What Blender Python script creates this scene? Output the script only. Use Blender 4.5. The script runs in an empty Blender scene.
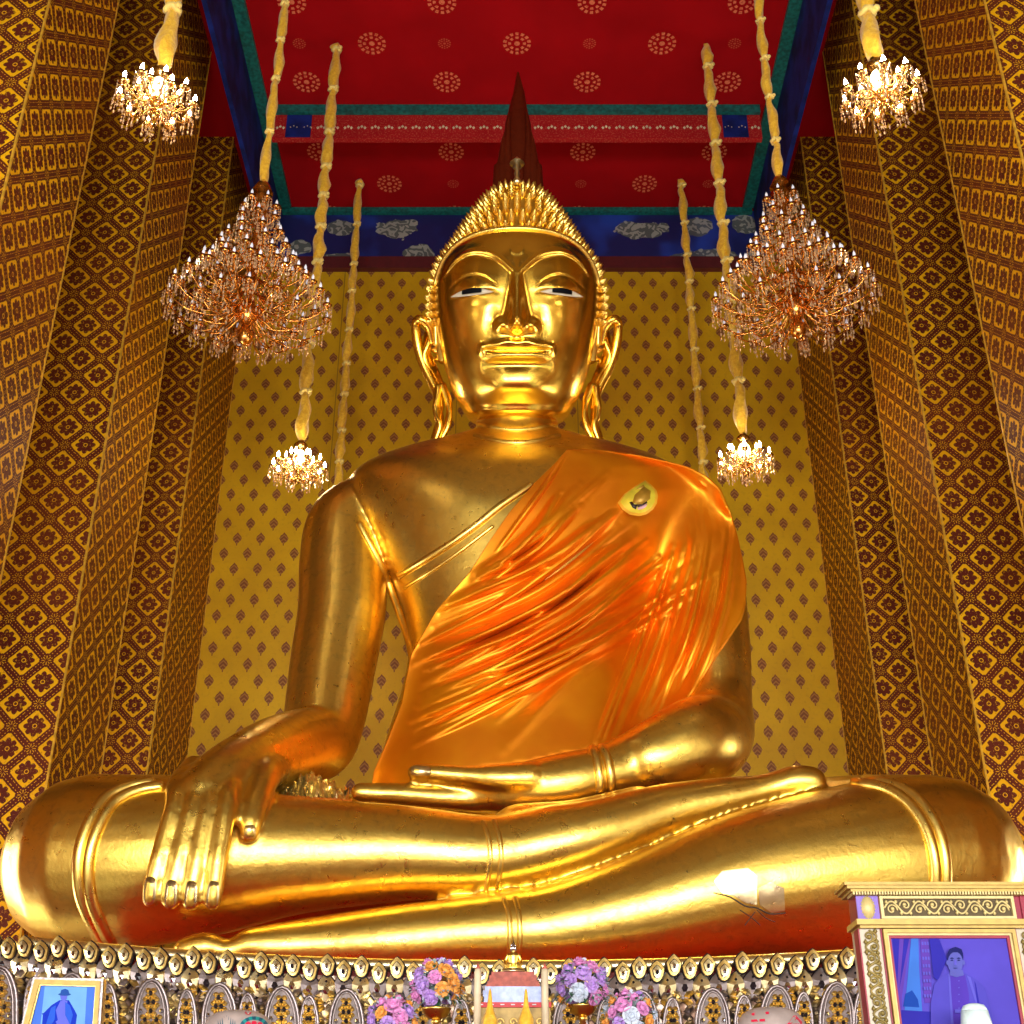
import bpy, math, random
import numpy as np
from mathutils import Vector, Matrix
from mathutils.bvhtree import BVHTree
random.seed(7); rng = np.random.RandomState(7)
PI = math.pi
C = bpy.context.scene.collection
# ------------------------------------------------------------------ camera model
TH = math.radians(28.0); FPX = 1306.0; CX, CY = 517.0, 512.0; EYE = 1.6
CT, ST = math.cos(TH), math.sin(TH)
def ray(px, py):
    X = (px-CX)/FPX; Y = (CY-py)/FPX
    return np.array([X, CT-Y*ST, ST+Y*CT])
def P(px, py, y):
    """point of the hall seen at pixel (px,py), y metres in front of the camera"""
    d = ray(px, py); return d*(y/d[1])+np.array([0, 0, EYE])
def mpp(py, y):
    return y/ray(CX, py)[1]/FPX
def zat(py, y): return P(CX, py, y)[2]
cam = bpy.data.cameras.new('camera'); camo = bpy.data.objects.new('camera', cam); C.objects.link(camo)
camo.location = (0, 0, EYE); camo.rotation_euler = (PI/2+TH, 0, 0)
cam.sensor_width = 36; cam.lens = FPX/1024*36; cam.shift_x = -5/1024; cam.clip_end = 200
bpy.context.scene.camera = camo
vs = bpy.context.scene.view_settings
vs.view_transform = 'Standard'; vs.look = 'None'; vs.gamma = 1; vs.use_curve_mapping = False; vs.exposure = -0.22
# ------------------------------------------------------------------ shader maths
class E:
    def __init__(s, nt, k): s.nt = nt; s.k = k
    def _m(s, op, *a):
        n = s.nt.nodes.new('ShaderNodeMath'); n.operation = op
        for i, v in enumerate((s,)+a):
            if isinstance(v, E): s.nt.links.new(v.k, n.inputs[i])
            else: n.inputs[i].default_value = v
        return E(s.nt, n.outputs[0])
    def __add__(s, o): return s._m('ADD', o)
    def __radd__(s, o): return s._m('ADD', o)
    def __sub__(s, o): return s._m('SUBTRACT', o)
    def __rsub__(s, o): return s._m('MULTIPLY', -1.)._m('ADD', o)
    def __mul__(s, o): return s._m('MULTIPLY', o)
    def __rmul__(s, o): return s._m('MULTIPLY', o)
    def __truediv__(s, o): return s._m('DIVIDE', o)
    def abs(s): return s._m('ABSOLUTE')
    def gt(s, o): return s._m('GREATER_THAN', o)
    def lt(s, o): return s._m('LESS_THAN', o)
    def frac(s): return s._m('FRACT')
    def floor(s): return s._m('FLOOR')
    def max(s, o): return s._m('MAXIMUM', o)
    def min(s, o): return s._m('MINIMUM', o)
    def sin(s): return s._m('SINE')
    def cos(s): return s._m('COSINE')
    def sqrt(s): return s._m('SQRT')
    def atan2(s, o): return s._m('ARCTAN2', o)
    def mod(s, o): return s._m('FLOORED_MODULO', o)
    def sm(s, a, b):
        n = s.nt.nodes.new('ShaderNodeMapRange'); n.interpolation_type = 'SMOOTHSTEP'
        s.nt.links.new(s.k, n.inputs['Value']); n.inputs['From Min'].default_value = a; n.inputs['From Max'].default_value = b
        return E(s.nt, n.outputs[0])
def new_mat(name):
    m = bpy.data.materials.new(name); m.use_nodes = True; nt = m.node_tree
    return m, nt, nt.nodes['Principled BSDF']
def geo(nt, kind='Position'):
    n = nt.nodes.new('ShaderNodeNewGeometry'); s = nt.nodes.new('ShaderNodeSeparateXYZ')
    nt.links.new(n.outputs[kind], s.inputs[0])
    return [E(nt, s.outputs[i]) for i in range(3)]
def noise(nt, scale, detail=3, rough=.5, dist=0.):
    g = nt.nodes.new('ShaderNodeNewGeometry'); n = nt.nodes.new('ShaderNodeTexNoise')
    nt.links.new(g.outputs['Position'], n.inputs['Vector'])
    n.inputs['Scale'].default_value = scale; n.inputs['Detail'].default_value = detail
    n.inputs['Roughness'].default_value = rough; n.inputs['Distortion'].default_value = dist
    return E(nt, n.outputs['Fac'])
def mix(nt, f, a, b):
    n = nt.nodes.new('ShaderNodeMix'); n.data_type = 'RGBA'
    if isinstance(f, E): nt.links.new(f.k, n.inputs[0])
    else: n.inputs[0].default_value = f
    for i, v in ((6, a), (7, b)):
        if isinstance(v, tuple): n.inputs[i].default_value = (*v, 1)
        else: nt.links.new(v, n.inputs[i])
    return n.outputs[2]
def bump(nt, b, h, strength, dist):
    n = nt.nodes.new('ShaderNodeBump'); n.inputs['Strength'].default_value = strength; n.inputs['Distance'].default_value = dist
    nt.links.new(h.k, n.inputs['Height']); nt.links.new(n.outputs[0], b.inputs['Normal'])
def setc(nt, b, col, metal=0., rough=.5, **kw):
    if isinstance(col, tuple): b.inputs['Base Color'].default_value = (*col, 1)
    else: nt.links.new(col, b.inputs['Base Color'])
    b.inputs['Metallic'].default_value = metal
    if isinstance(rough, E): nt.links.new(rough.k, b.inputs['Roughness'])
    else: b.inputs['Roughness'].default_value = rough
    for k, v in kw.items():
        i = b.inputs[k.replace('_', ' ')]; i.default_value = (*v, 1) if isinstance(v, tuple) else v
def simple(name, col, metal=0., rough=.5, nz=.12, scale=6., **kw):
    m, nt, b = new_mat(name); n = noise(nt, scale)
    dark = tuple(c*(1-2*nz) for c in col)
    setc(nt, b, mix(nt, n.sm(.3, .7), dark, col), metal, rough, **kw); return m
def emis(name, col, s):
    m, nt, b = new_mat(name); setc(nt, b, (.8, .8, .8)); b.inputs['Emission Color'].default_value = (*col, 1)
    b.inputs['Emission Strength'].default_value = s; return m
M = {}
def gold_mat(name, col, dk, rough, bs=.25, grime=.5):
    m, nt, b = new_mat(name)
    n1 = noise(nt, .9, 4, .6); n2 = noise(nt, 7, 5, .65, .4); n3 = noise(nt, 30, 3, .6)
    f = (n1.sm(.35, .75)*.35+n2.sm(.45, .8)*.5).min(1.)
    c = mix(nt, f, col, dk)
    spots = n2.sm(.66, .74)*n3.sm(.45, .6)*grime
    c = mix(nt, spots, c, (.10, .055, .03))
    setc(nt, b, c, 1., n2*.22+n1*.12+rough-.17)
    bump(nt, b, n2*.6+n3*.25, bs, .02); return m
M['gold'] = gold_mat('gilded_bronze', (1., .68, .13), (.50, .29, .06), .31, .35, .9)
M['gold_face'] = gold_mat('polished_gilding', (1., .64, .09), (.9, .52, .06), .22, .1, .15)
M['gold_bright'] = gold_mat('bright_gilding', (1., .72, .17), (.95, .6, .12), .3, .1, .1)
M['gold_old'] = gold_mat('aged_gilding', (.62, .42, .14), (.35, .2, .08), .38, .3, 1.)
M['gold_pale'] = gold_mat('pale_gilding', (1., .86, .5), (.95, .74, .3), .3, .2, .2)
M['flame'] = gold_mat('gilding_painted_reflection', (.26, .045, .018), (.16, .025, .012), .5, .2, .3)  # gold flame, with the red ceiling's reflection painted into its colour
M['robe_satin'] = None
def robe_mat():
    m, nt, b = new_mat('saffron_satin'); n = noise(nt, 1.2, 3); n2 = noise(nt, 14, 4)
    setc(nt, b, mix(nt, n.sm(.3, .75), (.80, .215, .003), (.90, .32, .005)), .7, .40)
    bump(nt, b, n2, .12, .01); return m
M['robe_satin'] = robe_mat()
def lattice_mat():
    m, nt, b = new_mat('stencilled_lattice'); x, y, z = geo(nt)
    u = (x+y)/.66; v = z/.66
    wob = noise(nt, 9, 3)*.05-.025
    s = u+v+wob; t = u-v+wob*.7
    fs = ((s+.5).frac()-.5).abs(); ft = ((t+.5).frac()-.5).abs()
    mx = fs.max(ft); mn = fs.min(ft)
    # square rosette: centre dark petals on yellow ground
    du = (u+v+.5).frac()-.5; dv = (u-v+.5).frac()-.5
    r = (du*du+dv*dv).sqrt(); ang = du.atan2(dv)
    petal = ((ang*4.).cos().abs()*.11+.235)
    inros = r.lt(petal)*(1.-((r-.06).abs().lt(.012)))
    band = mx.gt(.32)*mx.lt(.37)
    ground = mx.lt(.37)
    # leaf strips between diamonds, star at the crossings
    strip_yellow = (mx.gt(.43))*((mn*60.).sin().gt(.3))*(mx.lt(.45))
    su = .5-fs; sv = .5-ft; rr = (su*su+sv*sv).sqrt()
    sa = su.atan2(sv); star = rr.gt(.04)*rr.lt(.15)*((sa*8.).cos().gt(.6)); dstar = rr.lt((sa*4.).cos().abs()*.07+.16)
    fine = noise(nt, 26, 4, .7).gt(.60)
    yel = ((band+ground*(1.-inros)).min(1.)*(1.-dstar)+strip_yellow+star*.8).min(1.)
    yel = (yel*(1.-fine*.4)+inros*fine*.5).min(1.)
    n = noise(nt, .5, 2); dark = mix(nt, n.sm(.35, .7), (.10, .014, .008), (.15, .028, .008))
    yc = mix(nt, n.sm(.3, .7), (.84, .46, .004), (.72, .35, .003))
    setc(nt, b, mix(nt, yel, dark, yc), .15, .5, Specular_IOR_Level=.2)
    bump(nt, b, yel, .5, .02); return m
M['lattice'] = lattice_mat()
def backwall_mat():
    m, nt, b = new_mat('stencilled_gold_wall'); x, y, z = geo(nt)
    W, H = .50, .36
    rowi = (z/H).floor(); off = rowi.mod(2.)*.5
    u = ((x/W+off).frac()-.5)*W; v = ((z/H).frac()-.5)*H
    wob = noise(nt, 22, 3)-.5
    top = v+.0
    # bodhi-leaf motif: round lobes above, point below, stem
    body = ((u*u*1.25+(v-.03)*(v-.03)*.85).sqrt()+wob*.05).lt(.098)
    tip = ((u.abs()*1.3)+(v-.03).abs()*.9).lt(.135)
    stem = u.abs().lt(.012)*v.gt(-.14)*v.lt(0.)
    mask = (body+tip+stem).min(1.)
    vein = ((u.abs()*1.+v)*70.).sin().gt(.35)
    n = noise(nt, .8, 4); n2 = noise(nt, 12, 4)
    y1 = mix(nt, n.sm(.3, .7), (.74, .45, .008), (.62, .36, .008)); y1 = mix(nt, n2.sm(.5, .8)*.35, y1, (.42, .24, .02))
    dk = mix(nt, vein, (.20, .05, .025), (.38, .17, .05))
    # panel seams
    seam = ((x/2.75+.5).frac()-.5).abs().gt(.4965)
    col = mix(nt, mask*.92, y1, dk); col = mix(nt, seam*.6, col, (.12, .06, .02))
    setc(nt, b, col, .25, .42); bump(nt, b, n2, .15, .01); return m
M['backwall'] = backwall_mat()
CEIL = zat(213, 25.0)   # underside of the ceiling above the back wall
def ceiling_mat():
    m, nt, b = new_mat('red_stencilled_ceiling'); x, y, z = geo(nt)
    def ros(x0, y0, px_, py_, R):
        u = ((x-x0)/px_+.5).frac()-.5; v = ((y-y0)/py_+.5).frac()-.5
        u = u*px_; v = v*py_; r = (u*u+v*v).sqrt(); a = u.atan2(v)
        pet = (a*14.).cos()
        ring = (r.gt(R*.74))*(r.lt(R*.98))*pet.gt(-.2)+(r.gt(R*.42))*(r.lt(R*.62))*((a*8.).cos().gt(-.1))+r.lt(R*.2)
        return ring.min(1.)
    k = (ros(0., 19.68, 3.06, 2.14, .30)+ros(1.53, 20.75, 3.06, 2.14, .30)).min(1.)
    small = ros(1.53, 19.68, 3.06, 2.14, .14)*.35
    n = noise(nt, .7, 4)
    base = mix(nt, n.sm(.3, .7), (.30, .0015, .004), (.36, .002, .005))
    k = (k*.8+small).min(1.)*(noise(nt, 30, 3).gt(.42)*.5+.5)
    setc(nt, b, mix(nt, k, base, (.80, .22, .10)), 0., .9, Specular_IOR_Level=.1); return m
M['ceiling'] = ceiling_mat()
M['teal'] = simple('teal_paint', (.005, .17, .15), 0, .5, .3, 12)
M['blue'] = simple('deep_blue_paint', (.008, .022, .20), 0, .7, .35, 2.2, Specular_IOR_Level=.2)
M['red'] = simple('red_paint', (.42, .004, .006), 0, .8, Specular_IOR_Level=.2)
M['maroon'] = simple('maroon_paint', (.10, .008, .01), 0, .6)
M['carpet'] = simple('red_carpet', (.42, .012, .004), 0, .9, .1, 40)
M['marble'] = simple('polished_pale_marble', (.62, .66, .60), 0, .18, .12, .8)
M['darkceil'] = simple('dark_gilt_timber', (.26, .13, .02), 0, .6)
M['darkwall'] = simple('dark_ochre_plaster', (.26, .13, .02), 0, .7)  # plain dark ochre for walls, plinths and table legs
M['stone'] = simple('threshold_stone', (.35, .3, .25), 0, .5)
def frieze_mat():
    m, nt, b = new_mat('painted_cloud_frieze'); x, y, z = geo(nt)
    n = noise(nt, .6, 3); n2 = noise(nt, 3.2, 2, .5, .3)
    base = mix(nt, n.sm(.42, .62), (.006, .010, .10), (.010, .045, .36))
    f = None
    zb = zat(272, 25); zt = CEIL
    for px, py, w, h in ((398, 231, 20, 11), (342, 230, 16, 7), (338, 262, 20, 6), (300, 250, 12, 8), (642, 233, 26, 8), (697, 230, 14, 9), (745, 228, 14, 9), (690, 262, 22, 7), (712, 258, 26, 6), (758, 256, 12, 8), (420, 256, 14, 8)):
        q = P(px, py, 25.); s = mpp(py, 25.)
        u = (x-float(q[0]))/(w*s); v = (z-float(q[2]))/(h*s*1.3)
        e = ((u*u+v*v).sqrt()+(n2-.5)*1.3).lt(1.)
        f = e if f is None else f.max(e)
    ring = (n2*34.).sin().gt(.1)
    cc = mix(nt, ring, (.10, .12, .10), (.34, .36, .30))
    setc(nt, b, mix(nt, f*.85, base, cc), 0., .55); return m
M['frieze'] = frieze_mat()
def beam_mat():
    m, nt, b = new_mat('patterned_red_band'); x, y, z = geo(nt)
    n = noise(nt, 26, 3)
    setc(nt, b, mix(nt, n.sm(.52, .62)*.6, (.36, .006, .01), (.50, .10, .05)), 0, .8, Specular_IOR_Level=.2); return m
M['beamred'] = beam_mat()
M['cream'] = simple('cream_paint', (.75, .62, .40), 0, .5)
def cord_mat():
    m, nt, b = new_mat('yellow_wrapping_cloth'); n = noise(nt, 16, 4, .6, .6)
    setc(nt, b, mix(nt, n.sm(.35, .7), (.70, .36, .01), (.88, .55, .03)), 0, .5, Sheen_Weight=.3); bump(nt, b, n, .6, .03); return m
M['cord'] = cord_mat()
M['brass'] = simple('lacquered_brass', (.95, .55, .14), 1., .22, .2, 14)
M['brass_red'] = simple('reddish_brass', (.95, .42, .09), 1., .22, .25, 14)
m, nt, b = new_mat('crystal'); setc(nt, b, (1., .72, .42), .3, .05, Transmission_Weight=.5, IOR=1.6); M['crystal'] = m
M['bulb_off_glow'] = simple('frosted_bulb_glow', (.85, .85, .9), 0, .2, .05, Emission_Color=(.8, .85, 1.), Emission_Strength=.35)  # bulbs are off; a faint glow is put into their material
M['bulb_on'] = emis('lit_bulb', (1., .93, .80), 90.)
M['shade_on'] = emis('lit_core', (1., .85, .40), 14.)
M['wax'] = simple('ivory_sleeve', (.85, .78, .6), 0, .4)
M['silver'] = gold_mat('silvered_filigree', (.40, .34, .34), (.28, .23, .22), .42, .6, .9)
M['mirror'] = simple('mirror_inlay', (.85, .88, 1.), 1., .08, .05, 20)
M['fgold'] = gold_mat('filigree_gilding', (.9, .64, .2), (.6, .38, .1), .4, .5, .8)
M['gem_dark'] = simple('dark_glass_inlay', (.02, .015, .02), 0, .08)
M['white_eye'] = simple('mother_of_pearl', (.62, .56, .42), 0, .35, .05)
M['black_eye'] = simple('black_onyx', (.002, .002, .004), 0, .6, Specular_IOR_Level=.1)
# ------------------------------------------------------------------ mesh builder
def catmull(pts, n):
    p = np.asarray(pts, float); k = len(p)
    q = np.vstack([2*p[0]-p[1], p, 2*p[-1]-p[-2]]); out = []
    for i in range(k-1):
        a, b_, c, d = q[i:i+4]
        for t in np.linspace(0, 1, n, endpoint=False):
            out.append(.5*((2*b_)+(-a+c)*t+(2*a-5*b_+4*c-d)*t*t+(-a+3*b_-3*c+d)*t**3))
    out.append(p[-1]); return np.array(out)
class MB:
    def __init__(s): s.v = []; s.f = []; s.m = []; s.n = 0
    def add(s, v, f, mi=0):
        s.v.extend(map(tuple, v)); s.f.extend([tuple(i+s.n for i in q) for q in f]); s.m.extend([mi]*len(f)); s.n += len(v); return s
    def grid(s, G, mi=0, cu=False, cv=False, flip=False):
        """G: (nu,nv,3) array"""
        nu, nv = G.shape[:2]; f = []
        for i in range(nu if cu else nu-1):
            for j in range(nv if cv else nv-1):
                i2, j2 = (i+1) % nu, (j+1) % nv
                q = (i*nv+j, i2*nv+j, i2*nv+j2, i*nv+j2); f.append(q[::-1] if flip else q)
        return s.add(G.reshape(-1, 3), f, mi)
    def box(s, a, b_, mi=0):
        x0, y0, z0 = a; x1, y1, z1 = b_
        v = [(x0,y0,z0),(x1,y0,z0),(x1,y1,z0),(x0,y1,z0),(x0,y0,z1),(x1,y0,z1),(x1,y1,z1),(x0,y1,z1)]
        return s.add(v, [(0,3,2,1),(4,5,6,7),(0,1,5,4),(1,2,6,5),(2,3,7,6),(3,0,4,7)], mi)
    def tube(s, pts, rad, seg=16, sm=6, flat=1., up=(0, 0, 1), caps=True, mi=0, closed=False):
        """pts Nx3, rad scalar or N ; flat = radius ratio along side direction"""
        pts = np.asarray(pts, float); r = np.full(len(pts), rad, float) if np.isscalar(rad) else np.asarray(rad, float)
        fl = np.full(len(pts), flat, float) if np.isscalar(flat) else np.asarray(flat, float)
        A = np.hstack([pts, r[:, None], fl[:, None]])
        if sm > 1 and len(pts) > 2 or sm > 1 and caps: A = catmull(A, sm)
        p, r, fl = A[:, :3], A[:, 3], A[:, 4]
        if caps:
            d0 = p[0]-p[1]; d0 /= np.linalg.norm(d0)+1e-9; d1 = p[-1]-p[-2]; d1 /= np.linalg.norm(d1)+1e-9
            e = [(math.sin(a), math.cos(a)) for a in (.35, .75, 1.1, 1.4)]
            pre = [(p[0]+d0*r[0]*s_, r[0]*c_) for s_, c_ in e][::-1]; post = [(p[-1]+d1*r[-1]*s_, r[-1]*c_) for s_, c_ in e]
            fl = np.concatenate([[fl[0]]*4, fl, [fl[-1]]*4])
            r = np.array([q[1] for q in pre]+list(r)+[q[1] for q in post]); p = np.vstack([[q[0] for q in pre], p, [q[0] for q in post]])
        n = len(p); T = np.gradient(p, axis=0)
        if closed: T[0] = T[-1] = p[1]-p[-2]
        T /= np.linalg.norm(T, axis=1)[:, None]+1e-9
        rnd = np.allclose(fl, 1.); up = np.array(up, float); G = np.zeros((n, seg, 3)); prev = None
        for i in range(n):
            S = np.cross(T[i], up) if (prev is None or not rnd) else prev
            if np.linalg.norm(S) < .15: S = prev if prev is not None else np.cross(T[i], np.array([1., .3, .1]))
            S = S-T[i]*np.dot(S, T[i]); S /= np.linalg.norm(S)+1e-9
            if prev is not None and np.dot(S, prev) < 0: S = -S
            prev = S; U = np.cross(S, T[i])
            a = np.linspace(0, 2*PI, seg, endpoint=False)
            G[i] = p[i]+r[i]*(np.outer(np.cos(a)*fl[i], S)+np.outer(np.sin(a), U))
        base = s.n; s.grid(G, mi, cv=True)
        if not closed: s.f += [tuple(base+j for j in range(seg)), tuple(base+(n-1)*seg+j for j in range(seg))[::-1]]; s.m += [mi, mi]
        return s
    def lathe(s, prof, c=(0, 0, 0), seg=24, mi=0, scal=None):
        a = np.linspace(0, 2*PI, seg, endpoint=False); G = np.zeros((len(prof), seg, 3))
        for i, (r, z) in enumerate(prof):
            k = 1 if scal is None else 1+scal[1]*np.abs(np.cos(a*scal[0]/2))
            G[i, :, 0] = c[0]+r*k*np.cos(a); G[i, :, 1] = c[1]+r*k*np.sin(a); G[i, :, 2] = c[2]+z
        b0 = s.n; s.grid(G, mi, cv=True, flip=True)
        s.f += [tuple(b0+j for j in range(seg))[::-1], tuple(b0+(len(prof)-1)*seg+j for j in range(seg))]; s.m += [mi, mi]; return s
    def ball(s, c, r, seg=12, mi=0):
        r = (r, r, r) if np.isscalar(r) else r
        prof = [(math.sin(t), -math.cos(t)) for t in np.linspace(.08, PI-.08, max(5, seg//2))]
        a = np.linspace(0, 2*PI, seg, endpoint=False); G = np.zeros((len(prof), seg, 3))
        for i, (q, z) in enumerate(prof):
            G[i, :, 0] = c[0]+r[0]*q*np.cos(a); G[i, :, 1] = c[1]+r[1]*q*np.sin(a); G[i, :, 2] = c[2]+r[2]*z
        b0 = s.n; s.grid(G, mi, cv=True, flip=True)
        s.f += [tuple(b0+j for j in range(seg))[::-1], tuple(b0+(len(prof)-1)*seg+j for j in range(seg))]; s.m += [mi, mi]; return s
    def octa(s, c, rx, rz, mi=0):
        x, y, z = c; v = [(x+rx,y,z),(x,y+rx,z),(x-rx,y,z),(x,y-rx,z),(x,y,z+rz),(x,y,z-rz)]
        return s.add(v, [(0,1,4),(1,2,4),(2,3,4),(3,0,4),(1,0,5),(2,1,5),(3,2,5),(0,3,5)], mi)
    def plate(s, pts, t, bulge=0., mi=0, n=(0, 1, 0)):
        """outline of world points; thickness t backwards along n; front centre raised by bulge"""
        p = np.array(pts, float); n = np.array(n, float); k = len(p); c = p.mean(0)-n*bulge
        v = list(p)+list(p+n*t)+[c]; f = [(i, (i+1) % k, 2*k) for i in range(k)]
        f += [(i, k+i, k+(i+1) % k, (i+1) % k) for i in range(k)]+[tuple(range(k, 2*k))]
        return s.add(v, f, mi)
    def build(s, name, mats, parent=None, smooth=True, origin=None, recalc=False):
        me = bpy.data.meshes.new(name); v = np.array(s.v, float)
        o = bpy.data.objects.new(name, me); C.objects.link(o)
        if parent is None and origin is not None: v = v-np.array(origin); o.location = origin
        if parent is not None:
            o.parent = parent; q = parent; off = np.zeros(3)
            while q is not None: off += np.array(q.location); q = q.parent
            v = v-off
        me.from_pydata(v.tolist(), [], s.f)
        for m_ in (mats if isinstance(mats, (list, tuple)) else [mats]): me.materials.append(m_)
        me.polygons.foreach_set('material_index', s.m)
        if smooth: me.polygons.foreach_set('use_smooth', [True]*len(s.f))
        if recalc:
            import bmesh; bm = bmesh.new(); bm.from_mesh(me); bmesh.ops.recalc_face_normals(bm, faces=bm.faces); bm.to_mesh(me); bm.free()
        me.update(); return o
def thing(name, label, cat, loc, group=None):
    o = bpy.data.objects.new(name, None); C.objects.link(o); o.location = tuple(map(float, loc)); o.empty_display_size = .2
    o['label'] = label; o['category'] = cat
    if group: o['group'] = group
    return o
def tag(o, label, cat, group=None):
    o['label'] = label; o['category'] = cat
    if group: o['group'] = group
    return o
def struct(o): o['kind'] = 'structure'; return o
# ------------------------------------------------------------------ the hall
W = 6.5; YB = 25.0; OUT = 11.0; YF = -9.0
struct(MB().box((-OUT, YF-6, -.2), (OUT, YB+.4, 0)).build('floor', M['marble'], smooth=False))
tag(MB().box((-5.5, -2.5, .002), (5.5, 7.0, .03)).build('carpet', M['carpet'], smooth=False), 'red carpet on the marble floor before the altar', 'carpet')
struct(MB().box((-OUT, 17, CEIL), (OUT, YB+.4, CEIL+.3)).build('ceiling', M['ceiling'], smooth=False))
struct(MB().box((-OUT, YF, CEIL), (OUT, 17, CEIL+.3)).build('ceiling', M['darkceil'], smooth=False))
struct(MB().box((-OUT, YB, 0), (OUT, YB+.4, CEIL)).build('wall_back', M['backwall'], smooth=False))
ZF = zat(272, YB)
struct(MB().box((-5.85, YB-.10, ZF+.35), (5.85, YB-.002, CEIL-.02)).build('trim_frieze', M['frieze'], smooth=False))
struct(MB().box((-5.85, YB-.16, ZF), (5.85, YB-.002, ZF+.35)).build('trim_frieze_base', M['maroon'], smooth=False))
struct(MB().box((-5.76, YB-.24, CEIL-.16), (5.76, YB-.11, CEIL-.02)).build('trim_frieze_top', M['teal'], smooth=False))
for sx, nm in ((-1, 'left'), (1, 'right')):
    x0, x1 = sorted((sx*5.78, sx*5.88))
    struct(MB().box((x0, YF+.3, ZF), (x1, YB-.3, CEIL-.001)).build('trim_beam_'+nm, M['blue'], smooth=False))
    x0, x1 = sorted((sx*5.52, sx*5.78))
    struct(MB().box((x0, YF+.3, CEIL-.10), (x1, YB-.3, CEIL-.001)).build('trim_border_'+nm, M['teal'], smooth=False))
# cross beam under the ceiling
yb = 21.5; zb = zat(138, yb)
mb = MB(); mb.box((-5.4, yb, zb), (5.4, yb+.14, CEIL-.001))
struct(mb.build('trim_crossbeam', M['beamred'], smooth=False))
mb = MB(); mb.box((-5.4, yb-.10, CEIL-.22), (5.4, yb, CEIL-.002)); struct(mb.build('trim_crossbeam_moulding', M['teal'], smooth=False))
mb = MB()
for sx in (-1, 1):
    a, b_ = sorted((sx*4.55, sx*5.1)); mb.box((a, yb-.03, zb+.02), (b_, yb, CEIL-.25))
struct(mb.build('trim_crossbeam_blue_blocks', M['blue'], smooth=False))
mb = MB(); q = zat(128, yb); k = 0; x = -5.3
while x < 5.3:
    for dx in (0, .07, .14): mb.octa((x+dx, yb-.01, q+(.035 if dx == .07 else 0)), .035, .05)
    x += .30
struct(mb.build('trim_white_scrolls', M['cream'], smooth=False))
# columns along the nave : front / back planes measured from the photograph
def column(sx, y0, y1, lab, nm, w=2.3):
    x0, x1 = sorted((sx*W, sx*(W+w)))
    t = thing('square_column', lab, 'column', ((x0+x1)/2, (y0+y1)/2, 0), 'square columns flanking the statue')
    mb = MB(); mb.box((x0, y0, .5), (x1, y1, CEIL-.001)); o = mb.build('shaft', M['lattice'], t, smooth=False)
    mb = MB(); mb.box((x0-.12, y0-.12, 0), (x1+.12, y1+.12, .5)); mb.build('plinth', M['darkwall'], t, smooth=False)
    e = MB(); xe = sx*W
    for yy in (y0, y1): e.box((xe-.014, yy-.014, .5), (xe+.014, yy+.014, CEIL-.01))
    e.build('corner_trim', M['edge'], t, smooth=False)
M['edge'] = simple('gold_edging', (.80, .45, .04), .3, .4, .2, 10)
for sx, s in ((-1, 'left'), (1, 'right')):
    column(sx, 12.7, 14.9, 'nearest patterned square column on the %s, cut off by the picture edge' % s, s)
    column(sx, 17.7, 19.9, 'middle patterned square column on the %s, rising behind the knee' % s, s)
    column(sx, 22.4, 24.99, 'farthest patterned square column on the %s, against the gold back wall' % s, s)
# aisle walls with tall window openings, and entrance wall with doors (behind the camera)
def wall_with_openings(name, along, fixed, a0, a1, ops, zt, th=.3, z0=0.):
    """ops: list of (s0,s1,z0,z1)"""
    mb = MB(); cur = a0
    def bx(s0, s1, q0, q1):
        if s1-s0 < 1e-3 or q1-q0 < 1e-3: return
        if along == 'y': x0, x1 = sorted((fixed, fixed+th)); mb.box((x0, s0, q0), (x1, s1, q1))
        else: mb.box((s0, fixed, q0), (s1, fixed+th, q1))
    for s0, s1, q0, q1 in ops:
        bx(cur, s0, z0, zt); bx(s0, s1, z0, q0); bx(s0, s1, q1, zt); cur = s1
    bx(cur, a1, z0, zt); return struct(mb.build(name, M['darkwall'], smooth=False))
def area(name, loc, rot, sx, sy, power, col=(1, 1, 1)):
    l = bpy.data.lights.new(name, 'AREA'); l.shape = 'RECTANGLE'; l.size = sx; l.size_y = sy; l.energy = power; l.color = col
    o = bpy.data.objects.new(name, l); C.objects.link(o); o.location = loc; o.rotation_euler = rot; return o
side_ops = [(y0, y0+3.0, .3, 6.5) for y0 in (-5, 2, 9, 15.2, 20.4)]
wall_with_openings('wall_left', 'y', -OUT, YF, YB+.4, side_ops, CEIL, -.3)
wall_with_openings('wall_right', 'y', OUT, YF, YB+.4, side_ops, CEIL, .3)
door_ops = [(-9.2, -5.2, 0, 5.6), (-3.2, 3.2, 0, 6.2), (5.2, 9.2, 0, 5.6)]
wall_with_openings('wall_front', 'x', YF-.3, -OUT, OUT, door_ops, CEIL, .3)
DL = 42.0
for s0, s1, q0, q1 in door_ops:
    area('door_daylight', ((s0+s1)/2, YF-.35, (q0+q1)/2+.5), (PI/2, 0, 0), s1-s0, q1-q0-1.0, DL*(s1-s0)*(q1-q0-1)*2.4, (1, .97, .93))
for sx in (-1, 1):
    for s0, s1, q0, q1 in side_ops:
        area('window_daylight', (sx*(OUT+.35), (s0+s1)/2, (q0+q1)/2), (0, sx*PI/2, 0), q1-q0, s1-s0, DL*(s1-s0)*(q1-q0)*(.9 if s0 > 14 else .5 if s0 > 8 else .15), (1, .96, .92))
for sx in (-1, 1):
    struct(MB().box((sx*7-.6, YF+.002, 9.8), (sx*7+.6, YF+.03, 21.2)).build('added_light_backing', M['darkceil'], smooth=False))  # unseen solid panel added behind the lamp, no opening in the wall
    area('added_stripe_light', (sx*7, YF+.06, 15.5), (PI/2, 0, 0), .8, 11, .8*11*PI*5.5, (1, .97, .92))  # added unseen lamp for bright stripes on the statue's arm
wd = bpy.data.worlds.new('world'); bpy.context.scene.world = wd; wd.use_nodes = True
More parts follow.
